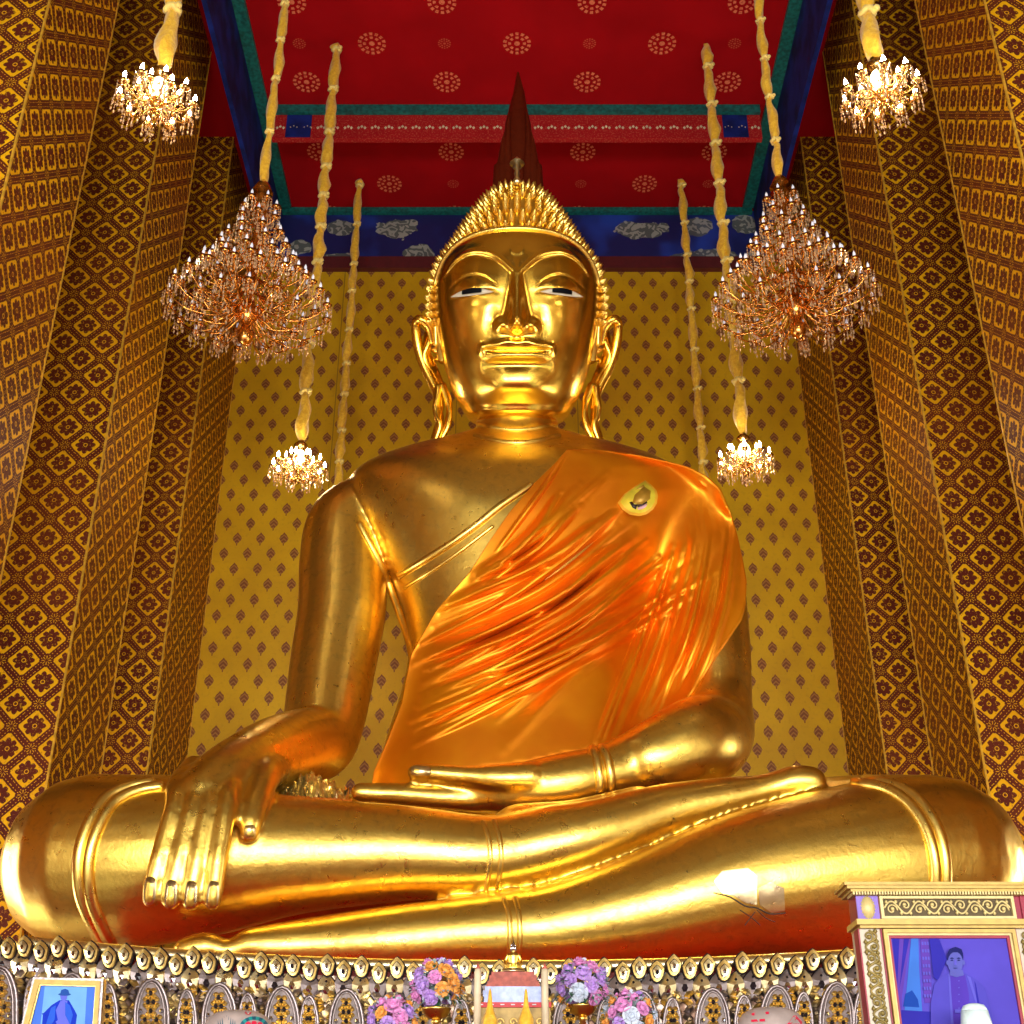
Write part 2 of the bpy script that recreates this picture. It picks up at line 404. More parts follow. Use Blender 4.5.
wd.node_tree.nodes['Background'].inputs[0].default_value = (.75, .87, 1, 1); wd.node_tree.nodes['Background'].inputs[1].default_value = 1.2
# ------------------------------------------------------------------ the great seated statue
SEATZ = zat(962, 15.2)
statue = thing('buddha_statue', 'colossal gilded seated Buddha draped in an orange satin robe', 'statue', (0, 17.0, SEATZ-.15))
body = MB()
def limb(rows, seg=28, sm=8, flat=1., up=(0, 0, 1), tgt=None):
    """rows: px,py,y,r_px[,flat]"""
    pts = [P(r[0], r[1], r[2]) for r in rows]; rad = [r[3]*mpp(r[1], r[2]) for r in rows]
    fl = [r[4] if len(r) > 4 else flat for r in rows]
    (tgt or body).tube(pts, rad, seg, sm, fl, up)
# --- legs
limb([(92, 862, 15.5, 87), (150, 860, 15.35, 83), (220, 858, 15.25, 74), (300, 855, 15.2, 57), (400, 853, 15.15, 47), (490, 856, 15.1, 40), (560, 843, 15.1, 38), (600, 832, 15.1, 33), (660, 812, 15.2, 27), (728, 797, 15.25, 20), (760, 790, 15.25, 15), (780, 785, 15.25, 15), (797, 781, 15.22, 16), (812, 781, 15.2, 14.5)], 36)
limb([(92, 862, 15.5, 86), (200, 858, 16.2, 80), (330, 868, 17.0, 72), (430, 870, 17.6, 64)], 32)
limb([(936, 862, 15.5, 86), (880, 866, 15.35, 85), (800, 876, 15.2, 77), (728, 889, 15.1, 68), (640, 911, 15.0, 54), (560, 927, 14.95, 43), (508, 932, 14.95, 39), (450, 936, 14.95, 36), (390, 941, 14.95, 34), (320, 945, 14.95, 28), (268, 946, 14.85, 21), (248, 946, 14.8, 17), (228, 951, 14.75, 11.5), (206, 947, 14.72, 14.5), (186, 950, 14.7, 13)], 36)
limb([(936, 862, 15.5, 86), (840, 860, 16.2, 82), (700, 868, 17.0, 72), (600, 870, 17.6, 64)], 32)
# heel of the upper foot
limb([(520, 838, 15.3, 34), (575, 832, 15.35, 32), (640, 812, 15.4, 26)], 24)
# lap filling between the thighs
limb([(330, 868, 16.6, 62), (517, 872, 16.9, 64), (700, 868, 16.6, 62)], 28)
# --- torso : horizontal sections
def section_stack(rows, seg=72, e=.82):
    G = []
    for z, cx, a, yc, bf, bb in rows:
        t = np.linspace(0, 2*PI, seg, endpoint=False); c, s_ = np.cos(t), np.sin(t)
        x = cx+a*np.sign(c)*np.abs(c)**e; b_ = np.where(s_ < 0, bf, bb)
        y = yc+b_*np.sign(s_)*np.abs(s_)**e
        G.append(np.stack([x, y, np.full(seg, z)], 1))
    G = np.array(G); n = len(G); b0 = body.n; body.grid(G, cv=True, flip=True)
    body.f += [tuple(b0+j for j in range(seg))[::-1], tuple(b0+(n-1)*seg+j for j in range(seg))]; body.m += [0, 0]
rows = []
YC = 17.7
for py, l, bf, bb in ((850, 362, 1.5, 1.3), (810, 370, 1.5, 1.3), (780, 377, 1.45, 1.3), (740, 388, 1.35, 1.25), (700, 401, 1.3, 1.2), (660, 409, 1.35, 1.2), (620, 405, 1.45, 1.25),
                      (580, 390, 1.55, 1.3), (545, 372, 1.6, 1.3), (515, 352, 1.5, 1.25), (492, 348, 1.3, 1.15), (476, 362, 1.05, .95), (463, 392, .85, .8), (453, 430, .72, .72), (445, 462, .66, .66)):
    z = zat(py, YC); rows.append((z, 0, (517-l)*mpp(py, YC), YC, bf, bb))
rows = catmull(np.array(rows), 4); section_stack([tuple(r) for r in rows])
# neck
limb([(517, 462, 17.7, 50), (517, 440, 17.65, 42), (517, 415, 17.6, 41), (517, 380, 17.5, 42)], 28)
# shoulders and arms, viewer's left
limb([(430, 505, 17.7, 38), (380, 512, 17.7, 40), (350, 526, 17.65, 42), (344, 560, 17.6, 44), (342, 610, 17.5, 44), (333, 665, 17.35, 43), (325, 715, 17.15, 41), (318, 742, 16.9, 38), (296, 748, 16.4, 38), (272, 755, 15.8, 37), (246, 767, 15.2, 35), (222, 781, 14.75, 33), (205, 796, 14.5, 30)], 30)
# back of the hand, flattened
pp = []
for i, (x0, x1, y1) in enumerate(((176, 151, 903), (194, 171, 905), (210, 191, 906), (228, 213, 905))):
    xm = (x0*.45+x1*.55)
    limb([(x0+18-4*i, 768, 15.0, 13), (x0+2, 786, 14.5, 11.5), (x0-1, 806, 14.22, 10.5), (xm, 850, 14.15, 10.3), (x1+2, 885, 14.17, 9.8), (x1, y1-3, 14.2, 8.6)], 20)
limb([(232, 778, 14.75, 24), (205, 780, 14.7, 22), (192, 784, 14.66, 17)], 20)
limb([(276, 768, 15.35, 15), (266, 775, 14.85, 16), (257, 798, 14.5, 14), (251, 820, 14.35, 13), (249, 833, 14.33, 10.5)], 20)
# viewer's right arm
limb([(604, 505, 17.7, 38), (654, 512, 17.7, 40), (686, 524, 17.65, 42), (696, 560, 17.6, 45), (704, 610, 17.45, 43), (709, 660, 17.25, 42), (713, 702, 17.1, 39), (713, 733, 16.75, 41), (697, 742, 16.15, 45), (660, 757, 15.95, 40), (630, 767, 15.95, 33), (603, 774, 15.85, 28), (570, 782, 15.8, 30), (530, 788, 15.8, 27), (495, 792, 15.8, 22), (470, 795, 15.8, 16)], 30)
limb([(530, 778, 15.6, 17), (497, 778, 15.55, 14), (470, 776, 15.55, 10), (440, 773.5, 15.55, 9), (415, 772, 15.5, 8)], 18)
limb([(525, 795, 15.9, 18), (480, 798, 15.8, 15), (440, 797, 15.7, 12.5), (400, 794, 15.6, 11), (360, 792, 15.55, 9.5)], 18)
limb([(525, 790, 16.3, 16), (480, 796, 16.3, 12), (440, 797, 16.2, 11), (400, 797, 16.1, 10), (375, 797, 16.0, 9)], 18)
limb([(525, 790, 16.6, 14), (480, 796, 16.6, 11), (440, 799, 16.5, 10), (405, 800, 16.4, 9)], 18)
raw = body.build('body_raw', M['gold'])
md = raw.modifiers.new('r', 'REMESH'); md.mode = 'VOXEL'; md.voxel_size = .034; md.use_smooth_shade = True
md = raw.modifiers.new('s', 'SMOOTH'); md.factor = .5; md.iterations = 7
dg = bpy.context.evaluated_depsgraph_get(); dg.update()
em = bpy.data.meshes.new_from_object(raw.evaluated_get(dg)); bpy.data.objects.remove(raw)
nv = len(em.vertices); bv = np.empty(nv*3); em.vertices.foreach_get('co', bv); bv = bv.reshape(-1, 3)
bf_ = [tuple(p.vertices) for p in em.polygons]
ORG = np.array([0, 0, EYE])
# --- head, local frame (pixels): x right, z up the face, y into the head
PITCH = math.radians(26.4)
S = .0151
HB = np.array([0, math.cos(PITCH), math.sin(PITCH)]); HU = np.array([0, -math.sin(PITCH), math.cos(PITCH)]); HR = np.array([1., 0, 0])
HC = P(517, 333, 17.15)
def H(x, y, z):
    x, y, z = np.broadcast_arrays(np.asarray(x, float), y, z)
    return HC+S*(x[..., None]*HR+y[..., None]*HB+z[..., None]*HU)
tab = np.array([(-97, 34, 44, 40), (-95.5, 46, 58, 50), (-90, 53, 65, 55), (-82, 58, 67, 60), (-68, 66, 73, 66), (-50, 73, 77, 70), (-30, 78.5, 79, 74), (0, 84, 80, 78), (25, 86.5, 80, 80), (50, 86, 79, 80), (68, 81, 75, 78), (82, 73, 68, 72), (92, 63, 60, 64), (101, 50, 48, 52), (108, 34, 33, 36), (112, 12, 12, 14)], float)
nz, na = 300, 420
zs = np.interp(np.linspace(0, 1, nz), np.linspace(0, 1, len(tab)), tab[:, 0])
zs = np.linspace(-97, 112, nz)
def smoothtab(col):
    c = catmull(tab[:, [0, col]], 12); return np.interp(zs, c[:, 0], c[:, 1])
Wd, Df, Db = smoothtab(1), smoothtab(2), smoothtab(3)
ang = np.linspace(-PI, PI, na, endpoint=False)
ang = ang-.45*np.sin(ang)                       # denser at the front (ang=0)
sA, cA = np.sin(ang), np.cos(ang); ex = .86
X = Wd[:, None]*np.sign(sA)*np.abs(sA)**ex; YY = np.where(cA > 0, -Df[:, None], Db[:, None]*1.)*np.abs(cA)**ex
Z = np.repeat(zs[:, None], na, 1)
def ss(a, b_, x): t = np.clip((x-a)/(b_-a), 0, 1); return t*t*(3-2*t)
def g(x, z, x0, z0, sx, sz): return np.exp(-((x-x0)/sx)**2-((z-z0)/sz)**2)
AX = np.abs(X)
browx = np.array([0, 5, 12, 25, 45, 62, 76, 90]); browz = np.array([44, 50, 57, 67, 72, 66, 50, 36])
bq = catmull(np.stack([browx, browz], 1), 8); zb_ = np.interp(AX, bq[:, 0], bq[:, 1])
D = np.zeros_like(X)
wside = ss(82, 70, AX)*ss(0, 8, AX)
D += 2.6*np.exp(-((Z-zb_-.5)/2.6)**2)*wside
D -= 3.2*ss(zb_+.5, zb_-3.5, Z)*ss(14, 30, Z)*np.exp(-((AX-46)/30)**4)*ss(3, 14, AX)
D += 6.0*g(AX, Z, 45, 33, 24, 11)                      # eyeball under the lid
lidz = 47-((AX-45)/26)**2*14
D -= 1.5*np.exp(-((Z-lidz)/1.6)**2)*np.exp(-((AX-45)/24)**6)
eyz = 29-((AX-45)/24)**2*2.2+(AX-45)*-.06
D -= 2.0*np.exp(-((Z-eyz)/2.2)**2)*np.exp(-((AX-45)/23)**6)
# nose
tz = np.clip((50-Z)/50, 0, 1); hN = 3.5+13.5*tz**1.2; sN = 4.5+4.5*tz**1.5
cut = ss(-18, -5, Z)*ss(66, 45, Z)
D += hN*np.exp(-(AX/sN)**2.0)*cut
D += 6.0*g(AX, Z, 16.5, -6, 6.5, 5.5)+1.5*g(X, Z, 0, -4, 9, 7)
D -= 2.2*g(AX, Z, 25, -3, 5, 12)
# mouth
mw = np.clip(1-(AX/39)**2.6, 0, 1)**.7
D += 3.0*np.exp(-((Z+30)/15)**2)*np.exp(-(AX/42)**4)
zu = -23.5-4.0*(AX/36)**2+1.6*np.exp(-((AX-9)/6)**2)
D += 2.6*np.exp(-((Z-zu)/3.4)**2)*mw
D -= 3.2*np.exp(-((Z+30.5-.8*(AX/36)**2)/1.5)**2)*np.clip(1-(AX/39)**4, 0, 1)
D += 2.6*np.exp(-((Z+36)/3.6)**2)*np.clip(1-(AX/36)**2.4, 0, 1)**.8
D += 3.0*g(AX, Z, 36, -29, 3.0, 5)
D -= 2.4*np.exp(-((Z+45)/4.6)**2)*np.clip(1-(AX/36)**4, 0, 1)
D -= 1.6*g(X, Z, 0, -17.5, 3.5, 4)
D += 4.2*np.exp(-(AX/30)**4-((Z+64)/12)**2)
D += 3.0*g(AX, Z, 52, -8, 20, 24)
# urna curl between the brows
D += .8*np.exp(-((np.hypot(X, Z-73)-5)/1.6)**2)+.6*g(X, Z, 0, 73, 2, 2)
for _ in range(3): D[1:-1] = (D[:-2]+2*D[1:-1]+D[2:])/4; D = (np.roll(D, 1, 1)+2*D+np.roll(D, -1, 1))/4
YY = YY-D*np.clip(cA, 0, 1)[None, :]**.5*(cA > 0)
HG = H(X, YY, Z)
head = MB(); head.grid(HG, cv=True, flip=False)
head.f += [tuple(range(na)), tuple((nz-1)*na+j for j in range(na))[::-1]]; head.m += [0, 0]
# ears
for sx in (-1, 1):
    q = lambda rows: [tuple(H(sx*a, b_, c)) for a, b_, c in rows]
    head.tube(q([(90, 8, -8), (94, 4, 8), (103, 2, 15), (108, 8, 10), (106, 12, -12), (99, 12, -34), (90, 10, -52), (84, 6, -66), (82, 4, -80)]), [x*S for x in (4, 5, 5, 5, 5.5, 5.5, 5.5, 5, 4.5)], 12, 6)
    head.tube(q([(86, 16, 0), (94, 16, 0), (97, 16, -18), (92, 14, -36), (84, 10, -52)]), [x*S for x in (7, 9, 10, 9, 6)], 12, 6, .5)
    head.tube(q([(84, 4, -58), (85, 0, -76), (82, -6, -96), (86, -8, -112), (92, -10, -128)]), [x*S for x in (6, 6, 6.5, 6, 2.5)], 12, 6, .7)
    head.tube(q([(79, 4, -56), (72, 0, -76), (73, -6, -96), (80, -8, -112), (88, -10, -124)]), [x*S for x in (5, 4.5, 5, 4.5, 2.5)], 12, 6, .7)
# merge body + head into one skin
me = bpy.data.meshes.new('body'); hv = np.array(head.v)
off = np.array(statue.location)
me.from_pydata((np.vstack([bv, hv])-off).tolist(), [], bf_+[tuple(i+nv for i in f) for f in head.f])
me.materials.append(M['gold']); me.materials.append(M['gold_face'])
me.polygons.foreach_set('material_index', [0]*len(bf_)+[1]*len(head.f)); me.polygons.foreach_set('use_smooth', [True]*(len(bf_)+len(head.f)))
import bmesh
bm_ = bmesh.new(); bm_.from_mesh(me); bmesh.ops.recalc_face_normals(bm_, faces=bm_.faces); bm_.to_mesh(me); bm_.free()
bo = bpy.data.objects.new('body', me); C.objects.link(bo); bo.parent = statue
BVH = BVHTree.FromPolygons(bv.tolist(), bf_)
HBVH = BVHTree.FromPolygons(head.v, head.f)
def cast(px, py, bvh=None):
    d = Vector(ray(px, py)).normalized(); h = (bvh or BVH).ray_cast(Vector(ORG), d)
    return np.array(h[0]) if h[0] is not None else None
def hface(x, z, lift=0.):
    """point on the face in front of local (x,z)"""
    o_ = H(x, -200, z); h = HBVH.ray_cast(Vector(o_), Vector(HB))
    if h[0] is None: return None
    return np.array(h[0])-HB*lift
def ribbon(pts, r, name, mat, sm=8, lift=0., parent=None):
    c = catmull(np.array(pts, float), sm); w = [cast(a, b_) for a, b_ in c]; w = [x for x in w if x is not None]
    w = np.array(w); 
    for _ in range(2): w[1:-1] = (w[:-2]+2*w[1:-1]+w[2:])/4
    mb = MB(); mb.tube(w, r, 10, 1); return mb.build(name, mat, parent or statue)
def ribbons(lists, r, name, mat):
    mb = MB()
    for pts in lists:
        c = catmull(np.array(pts, float), 8); w = [cast(a, b_) for a, b_ in c]; w = np.array([x for x in w if x is not None])
        for _ in range(2): w[1:-1] = (w[:-2]+2*w[1:-1]+w[2:])/4
        mb.tube(w, r, 10, 1)
    return mb.build(name, mat, statue)
KL = [(150, 783), (128, 787), (104, 800), (87, 828), (79, 858), (80, 890), (88, 915), (101, 941)]
KL2 = [(x+9+(y-780)*.01, y+4) for x, y in KL]
ribbons([KL, KL2], .075, 'knee_band', M['gold_bright'])
KR = [(866, 780), (896, 786), (920, 802), (937, 828), (945, 860), (944, 892), (935, 918), (922, 940)]
ribbons([KR, [(x-10, y+3) for x, y in KR]], .075, 'knee_band', M['gold_bright'])
ribbons([[(592, 749), (597, 760), (600, 780), (600, 790)], [(602, 748), (608, 760), (611, 780), (611, 790)]], .06, 'wrist_band', M['gold_bright'])
ribbons([[(483, 822), (489, 840), (490, 862), (486, 890)], [(494, 821), (500, 840), (501, 862), (497, 888)]], .03, 'ankle_band', M['gold_bright'])
ribbons([[(504, 899), (509, 915), (510, 940), (509, 953)], [(515, 898), (519, 915), (520, 940), (519, 953)]], .03, 'ankle_band', M['gold_bright'])
# edges of the carved robe on the bare side
ribbons([[(360, 525), (372, 548), (385, 575), (396, 600), (406, 628), (413, 660)]], .06, 'armpit_fold', M['gold'])
ribbons([[(400, 575), (425, 560), (452, 543), (478, 524), (500, 506), (530, 486)]], .055, 'carved_robe_hem', M['gold_bright'])
ribbons([[(404, 588), (430, 572), (458, 553), (492, 527)]], .03, 'carved_robe_hem', M['gold_bright'])
ribbons([[(476, 436), (495, 441), (517, 443), (539, 441), (558, 436)]], .05, 'neck_crease', M['gold'])
ribbons([[(478, 424), (495, 428), (517, 430), (539, 428), (556, 424)]], .04, 'neck_crease', M['gold'])
# finger nails
def nail(cx, cy, w, h, name='fingernail', skew=0.):
    out = []
    for t in np.linspace(0, 2*PI, 22, endpoint=False):
        u = w*np.sign(math.cos(t))*abs(math.cos(t))**.6; v = h*np.sign(math.sin(t))*abs(math.sin(t))**.6
        p = cast(cx+u*.92+skew*v, cy+v)
        if p is None: continue
        out.append(p-np.array([0, .014, 0]))
    if len(out) > 8: MB().plate(out, .03, .006).build(name, M['gold_pale'], statue)
for x, y in ((150, 891), (171, 894), (191, 895), (213, 895)): nail(x, y, 6.5, 14, skew=-.08)
nail(250, 832, 6.5, 7)
nail(421, 771, 11, 5)
# toenail of the upper foot
# eyes
def eye(sx):
    x0, x1 = 23.5, 67.5; n = 26; mb = MB(); G = np.zeros((n, 7, 3))
    for i, t in enumerate(np.linspace(0, 1, n)):
        x = x0+(x1-x0)*t; mid = 28.5-1.2*t; h = 3.5*math.sin(PI*t)**.8+.1
        for j, s_ in enumerate(np.linspace(-1, 1, 7)):
            G[i, j] = hface(sx*x, mid+h*s_*(1 if s_ > 0 else .95)+1.2*math.sin(PI*t), .02+.03*(1-s_*s_))
    mb.grid(G, flip=sx > 0); o = mb.build('eye', M['white_eye'], statue)
    mb = MB(); G = np.zeros((12, 5, 3))
    for i, t in enumerate(np.linspace(.27, .73, 12)):
        x = x0+(x1-x0)*t; mid = 28.5-1.2*t; h = 3.5*math.sin(PI*t)**.8
        for j, s_ in enumerate(np.linspace(-.55, .95, 5)):
            G[i, j] = hface(sx*x, mid+h*s_+1.2*math.sin(PI*t), .06+.025*(1-s_*s_))
    mb.grid(G, flip=sx > 0); mb.build('iris', M['black_eye'], o)
eye(-1); eye(1)
# hair cap
ct = np.array([(-30, 84, 8), (0, 88, 14), (25, 90, 20), (45, 90, 26), (62, 86, 34), (76, 80, 44), (88, 71, 52), (98, 64, 54), (110, 57, 49), (124, 48, 42), (139, 37, 33), (152, 24, 21), (160, 8, 7)], float)
cc_ = catmull(ct, 6)
def cap_pt(v, a, k=1.):
    z, w, df = [np.interp(v, np.arange(len(cc_)), cc_[:, i]) for i in range(3)]
    x = w*np.sin(a); ca = np.cos(a); y0 = 12*np.clip((z-60)/60, 0, 1)
    db = w*.98
    return x*k, (y0-np.where(ca > 0, df*ca, db*ca)*k), z
hair = MB(); aa = np.linspace(-PI, PI, 96, endpoint=False); G = np.zeros((len(cc_), 96, 3))
for i in range(len(cc_)):
    x, y, z = cap_pt(i, aa); G[i] = H(x, y, np.full(96, z))
hair.grid(G, cv=True); hair.f += [tuple((len(cc_)-1)*96+j for j in range(96))[::-1]]; hair.m += [0]
hair_o = hair.build('hair', M['gold'], statue)
# hairline band
hl = [(-86, -12), (-86.5, 5), (-87, 25), (-86.5, 45), (-83, 60), (-76, 74), (-66, 84.5), (-52, 92), (-34, 96.5), (-15, 98.5), (0, 99)]
hl = hl+[(-x, z) for x, z in hl[-2::-1]]
hl = catmull(np.array(hl, float), 6); pts = []
for x, z in hl:
    w_ = np.interp(z, zs, Wd); d_ = np.interp(z, zs, Df); r_ = min(1, abs(x)/w_)
    y_ = -d_*(max(0, 1-r_**(2/ex)))**(ex/2)
    pts.append(H(x, y_-1.5, z))
mb = MB(); mb.tube(np.array(pts), 2.6*S, 10, 1); mb.build('hairline_band', M['gold_bright'], statue)
# curls
cm = MB(); cm.lathe([(3.8, -1.5), (4.2, .8), (3.3, 2.6), (3.4, 3.4), (2.3, 5.0), (2.2, 5.8), (1., 7.8), (.1, 9.6)], seg=8)
proto = None; curls = []
arc_ = np.concatenate([[0], np.cumsum(np.linalg.norm(np.diff(cc_, axis=0), axis=1))])
for r_i, v in enumerate(np.interp(np.arange(5, arc_[-1]-4, 9.0), arc_, np.arange(len(cc_)))):
    z, w, df = [np.interp(v, np.arange(len(cc_)), cc_[:, i]) for i in range(3)]
    n = max(5, int(2*PI*w*.85/9.6)); 
    for k in range(n):
        a = (k+.5*(r_i % 2))/n*2*PI-PI
        x, y, z_ = cap_pt(v, a); x2, y2, z2 = cap_pt(min(v+.5, len(cc_)-1), a); x3, y3, z3 = cap_pt(v, a+.05)
        n_ = np.cross(np.array([x3-x, y3-y, z3-z_]), np.array([x2-x, y2-y, z2-z_])).astype(float); n_ /= np.linalg.norm(n_)+1e-9
        if np.dot(n_, [x, y-10, .3*(z_-40)]) < 0: n_ = -n_
        # keep off the face
        if y < -8:
            zl = np.interp(abs(x), [0, 15, 34, 52, 66, 76, 83, 87], [99, 98.5, 96.5, 92, 84.5, 74, 60, 40])
            if z_ < zl+3 and abs(x) < 87: continue
        if z_ < 5 and y < 10: continue
        curls.append((x, y, z_, n_))
# outer ring of curls straddling the hairline
front = sorted(curls, key=lambda c: c[1]-c[2]*.5)
def curl_mesh(c, mb):
    x, y, z_, n_ = c; dirw = n_[0]*HR+n_[1]*HB+n_[2]*HU
    dirw = dirw*.9+HU*.3; dirw /= np.linalg.norm(dirw)
    R = Vector(dirw).to_track_quat('Z', 'Y').to_matrix(); R = np.array(R)
    v = np.array(cm.v)*S@R.T+H(x, y, z_); mb.add(v, cm.f)
for c in front[:100]:
    mb = MB(); curl_mesh(c, mb); mb.build('hair_curl', M['gold_bright'], hair_o)
mb = MB()
for c in front[100:]: curl_mesh(c, mb)
o = mb.build('hair_curl', M['gold_bright'], hair_o); o['kind'] = 'stuff'
print('curls', len(curls))
# small finial and flame on the crown
top = H(0, 2, 141); mb = MB()
mb.lathe([(.05, 0), (.07, .06), (.035, .14), (.05, .22), (.03, .3), (.075, .36), (.03, .40), (.12, .43), (.06, .5), (.005, .58)], tuple(H(0, -12, 156)), 12)
mb.build('crown_finial', M['gold_pale'], statue)
fb = P(518, 195, 18.6); 
def flame(mb, px, rows, y):
    G = []
    for py, w, sh in rows:
        c = P(px+sh, py, y); r_ = w*mpp(py, y); a = np.linspace(0, 2*PI, 14, endpoint=False)
        G.append(np.stack([c[0]+r_*np.cos(a), c[1]+.45*r_*np.sin(a), np.full(14, c[2])], 1))
    mb.grid(np.array(G), cv=True, flip=True)
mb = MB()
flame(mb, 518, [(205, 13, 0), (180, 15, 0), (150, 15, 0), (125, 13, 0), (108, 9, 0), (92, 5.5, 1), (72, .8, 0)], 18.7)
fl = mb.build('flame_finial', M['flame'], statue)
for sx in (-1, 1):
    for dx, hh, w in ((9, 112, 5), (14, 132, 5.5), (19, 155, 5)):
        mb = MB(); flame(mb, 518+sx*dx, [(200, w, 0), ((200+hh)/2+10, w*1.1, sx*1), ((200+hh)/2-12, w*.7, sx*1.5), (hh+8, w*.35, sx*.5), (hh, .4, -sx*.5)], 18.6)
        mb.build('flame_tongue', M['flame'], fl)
# ------------------------------------------------------------------ cloth robe
LE = np.array([(450, 567), (466, 553), (484, 534), (513, 509), (545, 487), (572, 470), (611, 436), (655, 411), (703, 402), (742, 387), (772, 374), (800, 370)], float)
RE = np.array([(450, 590), (453, 625), (459, 655), (467, 688), (478, 708), (489, 720), (515, 731), (537, 737), (560, 742), (581, 746), (600, 745), (615, 741), (640, 726), (664, 709), (690, 694), (703, 685), (740, 660), (800, 640)], float)
nu, nvv = 330, 300
pys = np.linspace(450, 800, nu)
Lx = np.interp(pys, LE[:, 0], LE[:, 1]); Rx = np.interp(pys, RE[:, 0], RE[:, 1])
for _ in range(5): Lx[1:-1] = (Lx[:-2]+Lx[1:-1]*2+Lx[2:])/4; Rx[1:-1] = (Rx[:-2]+Rx[1:-1]*2+Rx[2:])/4
uu = np.linspace(0, 1, nvv)
PX = Lx[:, None]+(Rx-Lx)[:, None]*uu[None, :]; PY = np.repeat(pys[:, None], nvv, 1)
Yd = np.full(PX.shape, np.nan)
# cast only against torso/upper arm: ignore the forearm and hand in front (y nearer than the torso surface)
for i in range(0, nu, 3):
    for j in range(0, nvv, 3):
        h = cast(PX[i, j], PY[i, j])
        if h is not None:
            y = h[1]
            if PY[i, j] > 690 and y < 16.2: y = np.nan
            Yd[i, j] = y
ii, jj = np.arange(0, nu, 3), np.arange(0, nvv, 3)
sub = Yd[np.ix_(ii, jj)]
for j in range(sub.shape[1]):           # fill lower rows downward from the chest
    for i in range(1, sub.shape[0]):
        if np.isnan(sub[i, j]): sub[i, j] = sub[i-1, j]
    for i in range(sub.shape[0]-2, -1, -1):
        if np.isnan(sub[i, j]): sub[i, j] = sub[i+1, j]
for i in range(sub.shape[0]):
    k = ~np.isnan(sub[i]); sub[i] = np.interp(np.arange(sub.shape[1]), np.arange(sub.shape[1])[k], sub[i][k]) if k.any() else 17.
base = sub.copy()
for _ in range(60):                      # stretch smoothly, never behind the body
    p = np.pad(sub, 1, mode='edge'); sm_ = (p[:-2, 1:-1]+p[2:, 1:-1]+p[1:-1, :-2]+p[1:-1, 2:])/4
    sub = np.minimum(sm_, base)
full = np.zeros_like(PX)
tmp = np.array([np.interp(np.arange(nvv), jj, r) for r in sub]); full = np.array([np.interp(np.arange(nu), ii, tmp[:, j]) for j in range(nvv)]).T
# folds
F = np.zeros_like(PX); r2 = np.random.RandomState(3)
def fold(pts, w, amp):
    c = catmull(np.array(pts, float), 7); n = len(c); best = np.full(PX.shape, 1e9); tt = np.zeros_like(PX)
    x0, x1, y0, y1 = c[:, 0].min()-5*w, c[:, 0].max()+5*w, c[:, 1].min()-5*w, c[:, 1].max()+5*w
    m_ = (PX > x0) & (PX < x1) & (PY > y0) & (PY < y1); qx, qy = PX[m_], PY[m_]
    bd = np.full(qx.shape, 1e9); bt = np.zeros_like(bd)
    for i in range(n-1):
        a, b_ = c[i], c[i+1]; d = b_-a; L = d@d+1e-9
        t = np.clip(((qx-a[0])*d[0]+(qy-a[1])*d[1])/L, 0, 1); dd = np.hypot(qx-a[0]-t*d[0], qy-a[1]-t*d[1])
        k = dd < bd; bd[k] = dd[k]; bt[k] = (i+t[k])/(n-1)
    F[m_] += amp*np.exp(-(bd/w)**2)*np.sin(PI*np.clip(bt, .02, .98))**.7
for k in range(46):                      # fan sweeping down to the left edge
    t = (k+r2.rand()*.8)/46
    sx0 = 575+150*t+r2.randn()*14; sy0 = 478+95*t+r2.randn()*12
    ey = 560+190*t+r2.randn()*5; ex_ = np.interp(ey, LE[:, 0], LE[:, 1])+4+r2.rand()*25+60*max(0, t-.75)
    mx_ = (sx0+ex_)/2+6; my = (sy0+ey)/2+14*math.sin(PI*t)+r2.randn()*3
    st = r2.rand()*.35; sx1 = sx0+(mx_-sx0)*st; sy1 = sy0+(my-sy0)*st
    fold([(sx1, sy1), (mx_, my), (ex_, ey)], 2.2+2.6*r2.rand(), (.07+.08*r2.rand())*(1 if r2.rand() > .2 else -.4))
for k in range(16):
    t = k/16; fold([(585+100*t, 560+60*t+r2.randn()*5), (540+60*t, 610+50*t), (475+30*t, 650+90*t+r2.randn()*8)], 4+3*r2.rand(), .05*(1 if k % 2 else -.8))
for k in range(26):                      # steep folds under the arm
    t = (k+r2.rand())/26
    sx0 = 655+85*t; sy0 = 570-25*t+r2.randn()*22; ex_ = 585+118*t+r2.randn()*4; ey = 755-75*t+r2.randn()*6
    fold([(sx0, sy0), ((sx0+ex_)/2+8*t, (sy0+ey)/2), (ex_, ey)], 2.4+2.2*r2.rand(), (.035+.05*r2.rand())*(1 if r2.rand() > .3 else -.4))
for k in range(14):                      # vertical folds at the shoulder side
    t = k/14; x = 690+50*t
    fold([(x-4, 500+20*t+r2.randn()*12), (x+2, 560), (x-6, 640-20*t)], 2.5+r2.rand(), .018)
for k in range(5): fold([(566-k*4, 456+k*6), (540-k*4, 492+k*6), (520-k*6, 520+k*8)], 1.6, .04)
full = full-.07-F
edge = np.minimum(np.minimum(uu, 1-uu)[None, :]*60, 1)
GR = np.zeros((nu, nvv, 3))
for i in range(nu):
    for j in range(nvv): GR[i, j] = P(PX[i, j], PY[i, j], full[i, j])
